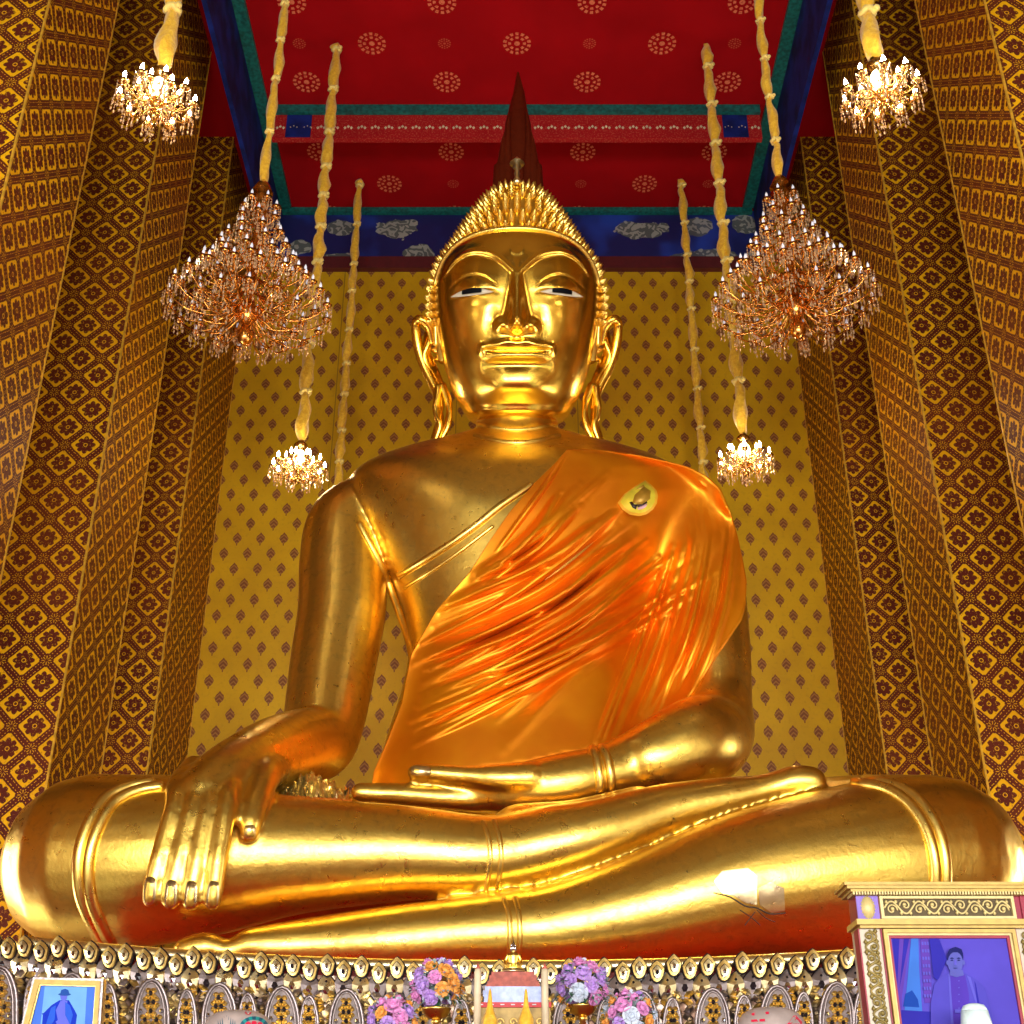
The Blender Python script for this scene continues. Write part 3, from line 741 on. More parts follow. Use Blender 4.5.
# wrap the right side round the arm to the back, the top over the shoulder
ext = []
for k, (dx, dy) in enumerate(((.03, .25), (0., .6), (-.12, 1.0), (-.35, 1.3))): ext.append(GR[:, -1]+np.array([dx, dy, 0]))
GR = np.concatenate([GR, np.stack(ext, 1)], 1)
robe = MB(); robe.grid(GR[::1]); ro = robe.build('robe', M['robe_satin'], statue)
md = ro.modifiers.new('t', 'SOLIDIFY'); md.thickness = .03; md.offset = 0
ro['label'] = 'bright orange satin robe with diagonal folds'
RB = BVHTree.FromPolygons(robe.v, robe.f)
def rc(px, py): return cast(px, py, RB)
bx = [(44.1, 17.6), (50, 25.8), (53.9, 33.6), (54.8, 41.4), (53.5, 50), (50, 55.5), (43.8, 58), (37.5, 56.6), (29, 50.8), (22, 42.2), (17.6, 33.6), (23.4, 26.6), (32.8, 21.5)]
c_ = (37., 38.)
def badge_poly(k): return [(600+c_[0]+(x-c_[0])*k, 470+c_[1]+(y-c_[1])*k) for x, y in bx]
def on(pts, lift, px=None): return [rc(a, b_)*np.array([1, 0, 1])+np.array([0, BY-lift, 0]) for a, b_ in pts]
BY = min(rc(a, b_)[1] for a, b_ in badge_poly(1.))
M['by'] = simple('badge_yellow', (.88, .70, .05), .1, .4); M['bo'] = simple('badge_orange_rim', (.95, .48, .03), .1, .4)
M['bg'] = simple('badge_bronze', (.55, .30, .03), .4, .4); M['bk'] = simple('badge_black', (.03, .01, .01), 0, .4); M['bp'] = simple('badge_pink', (.8, .45, .5), 0, .4)
bd = MB().plate(on(badge_poly(1.), .03), .015).build('leaf_badge', M['bo'], ro); bd['label'] = 'yellow leaf-shaped badge with an emblem'
MB().plate(on(badge_poly(.88), .055), .01).build('badge_field', M['by'], bo and ro)
def bz(l): return [(600+x/12.8, 470+y/12.8) for x, y in l]
mb = MB(); mb.plate(on(bz([(545, 320), (620, 420), (610, 540), (540, 575), (470, 560), (400, 500), (430, 400)]), .06), .01, .01); mb.plate(on(bz([(540, 290), (555, 340), (440, 330)]), .06), .01); mb.build('badge_crest', M['bg'], ro)
mb = MB(); mb.plate(on(bz([(365, 490), (395, 490), (420, 540), (460, 560), (440, 625), (400, 580)]), .075), .01); mb.plate(on(bz([(455, 560), (510, 580), (570, 565), (575, 590), (515, 605), (460, 600)]), .075), .01); mb.build('badge_ribbon', M['bk'], ro)
mb = MB(); mb.plate(on(bz([(455, 610), (520, 605), (575, 600), (560, 640), (520, 655), (470, 640)]), .07), .01); mb.build('badge_scroll', M['bp'], ro)
# peeling gilding on the shin
def patch(poly, lift, name, mat, lab=None):
    mb = MB(); xs = [p[0] for p in poly]; ys = [p[1] for p in poly]; pts = []
    w = [cast(a, b_) for a, b_ in poly]; w = [q-(q-ORG)/np.linalg.norm(q-ORG)*lift for q in w]
    c = (sum(xs)/len(xs), sum(ys)/len(ys)); cw = cast(*c); cw = cw-(cw-ORG)/np.linalg.norm(cw-ORG)*lift
    k = len(w); rings = []
    for f in (1, .66, .33):
        r_ = []
        for a, b_ in poly:
            q = cast(c[0]+(a-c[0])*f, c[1]+(b_-c[1])*f); r_.append(q-(q-ORG)/np.linalg.norm(q-ORG)*lift)
        rings.append(r_)
    G = np.array(rings); mb.grid(G, cv=True); b0 = mb.n; mb.add([cw], []); mb.f += [(2*k+i, 2*k+(i+1) % k, b0) for i in range(k)]; mb.m += [0]*k
    G2 = np.array([rings[0], [q+np.array([0, .03, 0]) for q in rings[0]]]); mb.grid(G2, cv=True)
    o = mb.build(name, mat, statue, recalc=True)
    if lab: o['label'] = lab
patch([(714, 881), (722, 871), (748, 868), (757, 876), (757, 905), (746, 903), (735, 896), (722, 893)], .02, 'gilding_patch', M['gold_pale'], 'pale patch of lifted gold leaf')
patch([(758, 888), (770, 882), (784, 888), (785, 911), (772, 913), (760, 905)], .015, 'gilding_patch', M['gold_pale'])
def crack(pts, r=.008): 
    c = catmull(np.array(pts, float), 3); w = np.array([cast(a, b_) for a, b_ in c]); w[:, 1] -= .002; return MB().tube(w, r, 6, 1)
M['crack'] = simple('crack_dirt', (.05, .03, .02), 0, .8)
mb = crack([(714, 893), (730, 897), (745, 906), (757, 908), (770, 914), (785, 913)]); mb.build('crack', M['crack'], statue)
for pts in ([(740, 910), (752, 918), (760, 925)], [(757, 910), (766, 918), (775, 922)], [(745, 925), (755, 912)]): crack(pts, .005).build('crack', M['crack'], statue)
# crumpled gold cloth and orange cloth behind the hand
def crumple(name, x0, x1, ytop, ybot, y, mat, lab, seed, amp=.10):
    r3 = np.random.RandomState(seed); nx, ny = 64, 14; G = np.zeros((nx, ny, 3)); NZ = r3.randn(nx, ny, 2)
    for _ in range(2): NZ[1:-1, 1:-1] = (NZ[1:-1, 1:-1]*1.4+NZ[:-2, 1:-1]+NZ[2:, 1:-1]+NZ[1:-1, :-2]+NZ[1:-1, 2:])/3.4
    for i in range(nx):
        t = i/(nx-1)
        for j in range(ny):
            s_ = j/(ny-1); px = x0+(x1-x0)*t; py = ybot(t)+(ytop(t)-ybot(t))*math.sin(PI*s_)
            G[i, j] = P(px, py, y-.25+.5*s_+NZ[i, j, 0]*amp)+np.array([0, 0, NZ[i, j, 1]*amp*.35])
    c = G[:, -1].mean(0); o = MB().grid(G).build(name, mat, None, smooth=False, origin=tuple(G[:, 0].mean(0))); md = o.modifiers.new('t', 'SOLIDIFY'); md.thickness = .015
    tag(o, lab, 'cloth')
crumple('crumpled_cloth', 278, 348, lambda t: 790-16*math.sin(PI*min(1, t*1.1))**1.5, lambda t: 797+4*t, 15.9, M['gold_pale'], 'crumpled shiny gold cloth lying on the shin between the two hands', 1)
M['orange'] = simple('orange_cloth', (.85, .22, .01), 0, .5)
crumple('folded_cloth', 298, 352, lambda t: 796+3*t, lambda t: 803+4*t, 15.55, M['orange'], 'thin strip of orange cloth under the crumpled gold cloth', 2, .02)
# ------------------------------------------------------------------ chandeliers and hanging cords
def cord(parent, x, y, z0, z1, r=.085, pitch=.95, seed=0, name='wrapped_cord', knots=True):
    """rs: cloth gathered between ties"""
    rr = np.random.RandomState(seed); pts = []; rad = []; z = z0; ties = []
    while z < z1-.02:
        L = pitch*(.75+.5*rr.rand()); z2 = min(z+L, z1)
        for t, k in ((0, .5), (.12, .85), (.35, 1.15), (.65, .95), (.88, .7)):
            pts.append((x+rr.randn()*.012, y+rr.randn()*.012, z+(z2-z)*t)); rad.append(r*k)
        ties.append(z); z = z2
    pts.append((x, y, z1)); rad.append(r*.5)
    a = np.hstack([np.array(pts), np.array(rad)[:, None]]); a = catmull(a, 4); seg = 12; G = np.zeros((len(a), seg, 3))
    an = np.linspace(0, 2*PI, seg, endpoint=False)
    for i, q in enumerate(a):
        tw = q[2]*3.; k = 1+.16*np.cos(4*an); R = q[3]*k
        G[i] = np.stack([q[0]+R*np.cos(an+tw), q[1]+R*np.sin(an+tw), np.full(seg, q[2])], 1)
    mb = MB(); mb.grid(G, cv=True, flip=True)
    o = mb.build(name, M['cord'], parent)
    for z in ties[1:]:
        kb = MB()
        n = 10; an = np.linspace(0, 2*PI, n+1)
        kb.tube([(x+r*.75*math.cos(t), y+r*.75*math.sin(t), z+.03*math.sin(3*t)) for t in an], r*.42, 7, 1, caps=False, closed=True)
        kb.ball((x+r*.9, y-r*.8, z), r*.45, 8)
        kb.build('tie', M['tie'], o)
    return o
M['tie'] = simple('pale_yellow_cloth', (.92, .68, .16), 0, .5, .15, 12, Sheen_Weight=.3)
def arm_meshes(R, r0, drop, bs, lit, scale=1., seedn=0):
    """one arm along +x, cup at radius R and z=0"""
    rr = np.random.RandomState(seedn)
    mb = MB(); mb.tube([(r0, 0, -drop*.4), (r0+(R-r0)*.35, 0, -drop*1.1), (r0+(R-r0)*.75, 0, -drop*.95), (R, 0, -.08*bs)], .014*scale, 6, 5)
    mb.lathe([(.01, -.10), (.045, -.08), (.07, -.05), (.075, -.035), (.03, -.04), (.022, 0)], (R, 0, 0), 8) if False else mb.lathe([(.008*bs, -.10*bs), (.045*bs, -.07*bs), (.075*bs, -.035*bs), (.03*bs, -.04*bs), (.022*bs, 0)], (R, 0, 0), 8)
    # scroll
    c = (r0+(R-r0)*.55, -drop*.75); mb.tube([(c[0]+.07*bs*math.cos(t)*(1-t/9), 0, c[1]+.07*bs*math.sin(t)*(1-t/9)) for t in np.linspace(0, 5.5, 10)], .009*scale, 5, 1)
    bl = MB(); q_ = 1.2 if lit else 1.; bl.lathe([(.012*bs*q_, 0), (.022*bs*q_, .03*bs*q_), (.02*bs*q_, .06*bs*q_), (.008*bs*q_, .09*bs*q_), (.001, .11*bs*q_)], (R, 0, 0), 8)
    cr = MB()
    for k in range(7):
        a = k/7*2*PI; q = (R+.07*bs*math.cos(a), .07*bs*math.sin(a))
        L = 2 if k % 2 else 3
        for j in range(L): cr.octa((q[0], q[1], -.09*bs-.045*bs*j), .011*bs, .022*bs)
        cr.octa((q[0], q[1], -.09*bs-.045*bs*L-.02*bs), .017*bs, .04*bs)
    for t in (.3, .55, .8): cr.octa((r0+(R-r0)*t, 0, -drop*1.15-.07*bs), .015*bs, .05*bs)
    return mb, bl, cr
def chandelier(label, group, c, tiers, ztop, lit, bs, colprof, cordr, frame, seed, crystalmat, cordpitch=.95):
    t = thing('chandelier', label, 'chandelier', c, group)
    core = MB(); core.lathe(colprof, c, 16); core.build('central_stem', frame, t)
    for ti, (z, R, n, drop, r0, phase) in enumerate(tiers):
        mb, bl, cr = arm_meshes(R, r0, drop, bs, lit, bs*.9)
        L = None
        for k in range(n):
            a = phase+k/n*2*PI
            if L is None:
                L = []
                arm = mb.build('arm', frame); b1 = bl.build('bulb', M['bulb_on'] if lit else M['bulb_off_glow']); c1 = cr.build('crystal_drops', crystalmat, smooth=False); c1['kind'] = 'stuff'
                L = [arm, b1, c1]
            else: arm, b1, c1 = [q.copy() for q in L]; [C.objects.link(q) for q in (arm, b1, c1)]
            arm.parent = t; arm.location = (0, 0, z); arm.rotation_euler = (0, 0, a)
            b1.parent = arm; c1.parent = arm; b1.location = c1.location = (0, 0, 0)
        dz = MB()
        m_ = int(max(8, R*26))
        for k in range(m_):       # swags of drops under each ring
            a = k/m_*2*PI; rr_ = R*(.35+.6*((k*7) % 5)/5)
            dz.octa((c[0]+rr_*math.cos(a), c[1]+rr_*math.sin(a), c[2]+z-drop-.05-.03*(k % 3)), .014*bs, .05*bs)
        o = dz.build('crystal_drops', crystalmat, t, smooth=False); o['kind'] = 'stuff'
    if lit: MB().ball((c[0], c[1], c[2]+.16), (.11, .11, .16), 14).build('lit_core', M['shade_on'], t)
    cord(t, c[0], c[1], c[2]+ztop, CEIL-.02, cordr, cordpitch, seed)
    return t
big_prof = [(.02, -.75), (.10, -.68), (.14, -.55), (.05, -.45), (.12, -.30), (.20, -.18), (.09, -.05), (.06, .2), (.13, .35), (.06, .5), (.10, .75), (.05, .95), (.09, 1.15), (.04, 1.4), (.09, 1.6), (.12, 1.85), (.18, 1.98), (.08, 2.06), (.17, 2.12), (.10, 2.28), (.04, 2.36)]
big_tiers = [(0, 1.16, 20, .30, .12, 0), (.22, 1.0, 17, .28, .12, .1), (-.14, .80, 12, .26, .12, .2), (.52, .82, 14, .26, .10, .3), (.86, .62, 11, .22, .08, 0), (1.2, .45, 9, .18, .06, .2), (1.55, .31, 7, .14, .05, .4), (1.9, .24, 6, .12, .05, .1)]
small_prof = [(.01, -.36), (.05, -.32), (.07, -.26), (.02, -.22), (.06, -.15), (.11, -.08), (.05, 0), (.03, .12), (.07, .2), (.03, .3), (.09, .36), (.12, .42), (.05, .5), (.02, .55)]
small_tiers = [(0, .44, 10, .16, .05, .15), (.12, .24, 6, .12, .05, .4)]
for sx, pxs, side in ((-1, (249, 157, 299), 'left'), (1, (794, 881, 745), 'right')):
    q = P(pxs[0], 303 if sx < 0 else 297, 15.6)
    chandelier('huge unlit tiered brass crystal chandelier hanging on the %s of the statue head' % side, 'two great crystal chandeliers', tuple(q), big_tiers, 2.30, False, 1.0, big_prof, .07, M['brass_red'], 11+sx, M['crystal'])
    q = P(pxs[1], 98 if sx < 0 else 90, 11.5)
    chandelier('small lit crystal chandelier high in the upper %s corner' % side, 'four small lit chandeliers', tuple(q), small_tiers, .5, True, .95, small_prof, .105, M['brass'], 21+sx, M['crystal'])
    l = bpy.data.lights.new('chandelier_glow', 'POINT'); l.energy = 35; l.color = (1, .75, .4); l.shadow_soft_size = .25
    lo = bpy.data.objects.new('chandelier_glow', l); C.objects.link(lo); lo.location = tuple(q+np.array([0, 0, .15]))
    q = P(pxs[2], 466 if sx < 0 else 459, 19.7)
    chandelier('small lit crystal chandelier hanging low before the back wall on the %s' % side, 'four small lit chandeliers', tuple(q), small_tiers, .5, True, 1.0, small_prof, .10, M['brass'], 31+sx, M['crystal'])
    l = bpy.data.lights.new('chandelier_glow', 'POINT'); l.energy = 150; l.color = (1, .75, .4); l.shadow_soft_size = .25
    lo = bpy.data.objects.new('chandelier_glow', l); C.objects.link(lo); lo.location = tuple(q+np.array([0, 0, .15]))
    q = P(360 if sx < 0 else 681, 180, 23.8); q2 = zat(500, 23.8)
    o = cord(None, q[0], q[1], q2, CEIL-.02, .085, .95, 41+sx, 'hanging_cord')
    tag(o, 'yellow cloth-wrapped hanging cord without a visible lamp, just %s of the head' % side, 'cord', 'lampless wrapped cords')
# ------------------------------------------------------------------ pedestal and altar
def tip(px): return 968-24*((px-517)/500.)**2
ZC = zat(966, 14.0)-EYE
def yf(px):
    d = ray(px, tip(px)); return ZC*d[1]/d[2]
def FP(px, py, dy=0.): 
    y = yf(px); p = P(px, py, y); p[1] += dy; return p
Zb = zat(1090, 13.5)
ped = thing('lotus_pedestal', 'silver and gold filigree pedestal fascia studded with mirror inlays under the statue', 'pedestal', (0, 14.5, 0))
mb = MB(); pxs = np.linspace(-15, 1049, 60); G = np.zeros((60, 2, 3))
for i, x in enumerate(pxs): G[i, 0] = FP(x, tip(x)+10, .06); G[i, 1] = FP(x, 1100, .06); G[i, 1][2] = .0; 
mb.grid(G, flip=True)
mb.build('fascia', M['fasc'], ped) if 'fasc' in M else None
def fasc_mat():
    m, nt, b = new_mat('scaled_silver_relief'); x, y, z = geo(nt)
    a = nt.nodes.new('ShaderNodeTexVoronoi'); a.inputs['Scale'].default_value = 9.; g_ = nt.nodes.new('ShaderNodeNewGeometry'); nt.links.new(g_.outputs['Position'], a.inputs['Vector'])
    d = E(nt, a.outputs['Distance']); n = noise(nt, 4, 4)
    col = mix(nt, n.sm(.4, .62), (.55, .42, .34), (.85, .62, .22)); col = mix(nt, d.sm(.30, .55), col, (.16, .09, .06))
    setc(nt, b, col, .8, .3); bump(nt, b, d, -.8, .04); return m
M['fasc'] = fasc_mat(); mb.build('fascia', M['fasc'], ped)
# solid core and the seat slab with its gold rim
mb = MB(); bxw = 6.2
top = []
for x in np.linspace(30, 1004, 40): q = P(x, min(tip(x)-1, 968), yf(x)+.25); top.append(q)
top = np.array(top); zt = top[:, 2].copy(); n = len(top)
G = np.zeros((4, n, 3)); back = top.copy(); back[:, 1] = 20.0; back[:, 0] = np.clip(back[:, 0]*.9, -5, 5)
botf = top.copy(); botf[:, 2] = .0; botb = back.copy(); botb[:, 2] = 0
ct_ = top.copy(); zmin = float(bv[:, 2].min())+.02; ct_[:, 2] = zmin; back[:, 2] = zmin
G[0], G[1], G[2], G[3] = botf, ct_, back, botb
mb.grid(G, cu=True); mb.f += [tuple(i*n for i in range(4)), tuple(i*n+n-1 for i in range(4))[::-1]]; mb.m += [0, 0]
mb.build('plinth_core', M['red_lac'], ped, recalc=True) if 'red_lac' in M else None
M['red_lac'] = simple('red_lacquer', (.65, .02, .003), 0, .4); mb.build('plinth_core', M['red_lac'], ped, recalc=True, smooth=False)
rim = np.array([P(x, min(tip(x)-1, 968), yf(x)+.22) for x in np.linspace(30, 1004, 60)]); mb = MB(); mb.tube(rim, .07, 10, 1); mb.build('seat_rim', M['gold_pale'], ped)
def leaf_pts(cx, cy, w, h, dy): # pointed oval, cy is the centre of the round part
    pts = []
    for t in np.linspace(0, 2*PI, 14, endpoint=False):
        u = w*math.sin(t); v = -h*math.cos(t)
        if v < 0: u *= (1-abs(v)/h)**.35*1.25 if abs(v) < h else 0
        pts.append(FP(cx+u, cy+v, dy))
    return pts
def gem(mb, cx, cy, r, dy, mi):
    mb.plate([FP(cx+r*math.cos(t)*.8, cy+r*math.sin(t)*1.1, dy) for t in np.linspace(0, 2*PI, 6, endpoint=False)], .02, .015, mi)
crest = []
k = 0; x = -4
while x < 1040:
    hgt = (0, 4, 1, 6)[k % 4]; cy = tip(x)+5+hgt-3+random.uniform(-1.5, 1.5)
    mb = MB(); mb.plate(leaf_pts(x, cy, 7.6, 12.2, -.07), .05, .0, 3); mb.plate(leaf_pts(x, cy, 6.4, 10.6, -.11), .04, .02, 0); mb.plate(leaf_pts(x, cy+1, 4.4, 7, -.135), .02, .008, 3); mb.plate(leaf_pts(x, cy+1, 3.7, 6, -.15), .02, .01, 1)
    gem(mb, x, cy+2, 2.4, -.17, 2 if k % 3 else 3)
    mb.build('crest_leaf', [M['fgold'], M['gold_pale'], M['mirror'], M['gem_dark']], ped, smooth=False)
    x += 17+random.uniform(-1.5, 1.5); k += 1
x = 4; k = 0
while x < 1040:
    cy = tip(x)+22+random.uniform(-2, 2)
    mb = MB(); mb.plate(leaf_pts(x, cy, 9.6, 16, .0), .05, .0, 2); mb.plate(leaf_pts(x, cy, 8.4, 14.4, -.04), .05, .04, 0); gem(mb, x, cy+3, 4.0, -.085, 1 if k % 4 else 2); gem(mb, x, cy-6, 1.8, -.06, 2)
    mb.build('scale_leaf', [M['silverlt'] if False else (M['gold_pale'] if k % 2 else M['silver']), M['mirror'], M['gem_dark']], ped, smooth=False)
    x += 17; k += 1
M['pgrey'] = simple('pinkish_grey_lacquer', (.30, .235, .22), .25, .45, .25, 14)
def arch(cx, w, yt):
    def og(k, dy, bot=1075):
        L = []
        for t in np.linspace(0, 1, 9): L.append((cx-w*k*(1-(1-t)**2.2)**(.62) if t > 0 else cx, yt+(1-k)*14+t*38))
        L = [(cx-w*k*math.sin(t*PI/2)**.8, yt+(1-k)*16+36*(1-math.cos(t*PI/2))**.8) for t in np.linspace(0, 1, 8)]
        L = L+[(L[-1][0], bot)]
        Rr = [(2*cx-a, b_) for a, b_ in L][::-1]
        return [FP(a, b_, dy) for a, b_ in (Rr[:-1]+L)], (L, Rr)
    pl, _ = og(1., -.13); mb = MB(); c = np.array(pl).mean(0)
    mb.plate(pl, .10, .0, 0)
    fr = MB(); fr.tube(np.array(pl), .018, 7, 1, mi=0)
    pl2, _ = og(.82, -.15); fr.tube(np.array(pl2), .010, 6, 1, mi=0)
    a = mb.build('arch_panel', M['pgrey'], ped, smooth=False); fr.build('arch_moulding', M['silver'], a)
    st = MB(); rows = 0
    y = yt+14
    while y < 1030:
        ww = w*.62 if y > yt+24 else w*.3
        for dx in ((0,) if rows % 2 == 0 else (-.55, .55)):
            xx = cx+dx*ww
            for a_ in range(4):
                t = a_*PI/2+PI/4; st.plate([FP(xx+math.cos(t)*3.8+2.9*math.cos(q), y+math.sin(t)*4.1+2.7*math.sin(q), -.16) for q in np.linspace(0, 2*PI, 6, endpoint=False)], .03, .025, 0)
            gem(st, xx, y, 2.4, -.175, 1)
        if rows % 2 == 0 and y > yt+22:
            for dx in (-1, 1): gem(st, cx+dx*ww, y, 2.2, -.17, 2)
        y += 8.8; rows += 1
    o = st.build('leaf_studs', [M['fgold'], M['gem_dark'], M['mirror']], a, smooth=False); o['kind'] = 'stuff'
for i, cx in enumerate((5, 38, 76, 112, 155, 190, 222, 250, 284, 311, 348, 384, 424, 462, 570, 605, 640, 671, 711, 742, 775, 801, 834, 860, 893, 925, 957, 990, 1022)):
    big = i % 2 == 0
    arch(cx, 16.5 if big else 9, tip(cx)+(26 if big else 34))
# twisted scale columns filling between arches
mb = MB(); k = 0
for cx in np.arange(-2, 1040, 11.5):
    for y in np.arange(tip(cx)+30, 1030, 7.5):
        k += 1; s_ = 1 if k % 2 else -1
        mb.plate([FP(cx+s_*a, y+b_, -.06) for a, b_ in ((-5, 2), (-2, -3), (4, -4), (5.5, -1), (1, 3.5))], .04, .04, int(rng.randint(0, 3)))
o = mb.build('relief_scales', [M['silver'], M['fgold'], M['gold_pale']], ped, smooth=False); o['kind'] = 'stuff'
# altar table
TZ = EYE+.72
tb = thing('altar_table', 'long red-covered altar table in front of the pedestal', 'table', (0, 10, 0))
MB().box((-5.2, 7.3, TZ-.12), (5.2, 12.2, TZ)).build('table_top', M['red'], tb, smooth=False)
for x in (-5, 5):
    for y in (7.5, 12.0): MB().box((x-.12, y-.12, 0), (x+.12, y+.12, TZ-.12)).build('leg', M['darkwall'], tb, smooth=False)
MB().box((-5.15, 7.28, .3), (5.15, 7.32, TZ-.12)).build('front_cloth', M['red'], tb, smooth=False)
# --- centre shrine stand
def pbox(mb, px0, py0, px1, py1, y, depth, mi=0):
    a = P(px0, py1, y); b_ = P(px1, py0, y); mb.box((a[0], y, a[2]), (b_[0], y+depth, b_[2]), mi)
YS = 11.2
def to_table(py, y): return P(CX, py, y)[2]
s_ = thing('shrine_stand', 'stepped stand in dusty red and pale blue tiers carrying the tiny golden Buddha', 'stand', (P(512, 1000, YS)[0], YS+.3, TZ))
M['dred'] = simple('dusty_red_cloth', (.55, .12, .08), 0, .6, .2, 20); M['pblue'] = simple('pale_blue_cloth', (.32, .40, .68), .1, .35, .2, 16)
M['gb_'] = simple('gilt_paint', (.45, .30, .08), .2, .5, .2, 12); M['brred'] = simple('bright_red_cloth', (.65, .01, .02), 0, .5); M['white'] = simple('white_cloth', (.85, .85, .88), 0, .6)
mb = MB(); c = P(513, 1000, YS)[0]; k = mpp(985, YS)
for py0, py1, w in ((969, 973, 22), (973, 979, 24), (979, 982, 26), (982, 986, 27)):
    z0 = zat(py1, YS); z1 = zat(py0, YS); mb.box((c-w*k, YS+.6-w*k*.9-.3, z0), (c+w*k, YS+.6+.2, z1))
mb.build('upper_tier', M['dred'], s_, smooth=False)
mb = MB()
for py0, py1, w in ((986, 990, 28), (990, 996, 30), (996, 1003, 29)):
    z0 = zat(py1, YS); z1 = zat(py0, YS); mb.box((c-w*k, YS+.02*w/28, z0), (c+w*k, YS+.8, z1))
mb.build('middle_tier', M['pblue'], s_, smooth=False)
a0 = zat(1008, YS); a1 = zat(1003, YS)
bb = MB().box((c-38*k, YS-.05, a0), (c+38*k, YS+.8, a1)).build('red_band', M['brred'], s_, smooth=False)
mb = MB()
for i in range(-3, 4): mb.box((c+i*10.5*k-2*k, YS-.06, a0+.015), (c+i*10.5*k+2*k, YS-.049, a1-.015))
mb.build('white_dashes', M['white'], bb, smooth=False)
MB().box((c-37*k, YS-.02, TZ), (c+37*k, YS+.8, a0)).build('gilded_base', M['gb_'], s_, smooth=False)
mb = MB()
for i in range(-2, 3): mb.tube([(c+i*13*k+4*k*math.cos(t)*(1-t/8), YS-.03, a0-.11+4*k*math.sin(t)*(1-t/8)) for t in np.linspace(0, 6, 12)], .008, 6, 1)
mb.build('scrollwork', M['fgold'], s_)
# tiny buddha
bz0 = zat(968.5, YS+.1); q = (c, YS+.35, bz0)
tbud = thing('small_buddha_figure', 'tiny golden seated Buddha figure with pointed crown on the stepped stand', 'statue', q)
k2 = mpp(955, YS+.3)*1.0; r = lambda w: w*k2
mb = MB(); mb.lathe([(r(13.5), 0), (r(14), r(1.2)), (r(11), r(2.2)), (r(11.5), r(3.4))], q, 20); mb.build('lotus_base', M['gold_pale'], tbud)
mb = MB(); z0 = bz0+r(3)
mb.ball((q[0], q[1], z0+r(2)), (r(10), r(6), r(3)), 16); mb.lathe([(r(5), r(2)), (r(4.6), r(7)), (r(6.2), r(13)), (r(5.5), r(15.5)), (r(2), r(17)), (r(1.9), r(18.5))], (q[0], q[1], z0), 14)
mb.build('body', M['gold_bright'], tbud); mb = MB(); mb.ball((q[0], q[1]-r(.5), z0+r(21)), (r(3.4), r(3.2), r(4)), 12); mb.lathe([(r(3.3), r(22.5)), (r(2.2), r(25)), (r(1.1), r(27)), (r(.5), r(30)), (r(.05), r(33))], (q[0], q[1], z0), 10)
mb.build('head', M['mirror'], tbud); mb = MB()
for sx in (-1, 1): mb.tube([(q[0]+sx*r(5.5), q[1], z0+r(14)), (q[0]+sx*r(7.8), q[1], z0+r(8)), (q[0]+sx*r(7), q[1]-r(4), z0+r(4)), (q[0]+sx*r(3), q[1]-r(6), z0+r(4))], r(1.8), 8, 4)
mb.build('arms', M['gold_bright'], tbud)
# candles (tall posts)
for px_, w, lab in ((477.5, 'left', 0), (545, 'right', 0)):
    b0 = P(px_, 1000, 10.9); zt_ = zat(969, 10.9); k = mpp(990, 10.9)
    t = thing('candle_post', 'tall slim ivory post with brown pointed tip, %s of the stepped stand' % w, 'candle', (b0[0], 10.9, TZ), 'two ivory posts flanking the stand')
    MB().lathe([(3.6*k, 0), (3.6*k, zt_-TZ-.03), (3.0*k, zt_-TZ)], (b0[0], 10.9, TZ), 16).build('shaft', M['ivory'] if 'ivory' in M else M['cream'], t)
    MB().lathe([(3.2*k, 0), (1.4*k, 3*k), (.1*k, 7*k)], (b0[0], 10.9, zt_), 12).build('tip', M['tipb'] if 'tipb' in M else M['dred'], t)
    MB().lathe([(5.5*k, 0), (5.5*k, .05), (4*k, .08)], (b0[0], 10.9, TZ), 16).build('base', M['gold_bright'], t)
for px_, w in ((490, 'left'), (526, 'right')):
    b0 = P(px_, 1000, 10.6); k = mpp(1000, 10.6); zt_ = zat(988, 10.6)
    t = MB().lathe([(10*k, 0), (10*k, .03), (8*k, zt_-TZ-30*k), (4.5*k, zt_-TZ-22*k), (2.8*k, zt_-TZ-17*k), (2*k, zt_-TZ-9*k), (1.3*k, zt_-TZ-3*k), (.1*k, zt_-TZ)], (b0[0], 10.6, TZ), 16).build('offering_cone', M['cone'] if 'cone' in M else M['cord'], None, origin=(b0[0], 10.6, TZ))
    tag(t, 'small golden-yellow offering cone with thin spire, %s one before the stand' % w, 'ornament', 'golden offering cones')
# --- flower arrangements
FM = {'lav': simple('lavender_petal', (.55, .32, .80), 0, .55, .2, 30), 'pink': simple('pink_petal', (.80, .30, .65), 0, .55, .2, 30), 'ora': simple('orange_petal', (.95, .42, .08), 0, .55, .2, 30),
      'pale': simple('pale_blue_petal', (.60, .68, .80), 0, .55, .1, 30), 'leaf': simple('green_leaf', (.03, .16, .06), 0, .5, .3, 20), 'sage': simple('sage_leaf', (.35, .50, .48), 0, .6, .2, 20)}
def rose_mesh():
    mb = MB(); rr = random.Random(2)
    for ring, (R, n, h, tilt) in enumerate(((.10, 3, .55, .05), (.28, 4, .62, .2), (.52, 5, .55, .45), (.80, 6, .40, .8))):
        for k in range(n):
            a0 = k/n*2*PI+ring*.7; G = np.zeros((6, 5, 3)); wd = 2*PI/n*.72
            for i in range(6):
                for j in range(5):
                    u = i/5-.5; v = j/4; a = a0+u*wd*1.3; rad = R*(.45+.55*v)+tilt*.35*v*v; z = h*v*(1-.5*(2*u)**2*.6)-tilt*.25*v*v-.1*ring
                    G[i, j] = (rad*math.cos(a), rad*math.sin(a), z)
            mb.grid(G)
    mb.ball((0, 0, -.05), (.55, .55, .35), 10); return mb
RM = rose_mesh(); rose_proto = {}
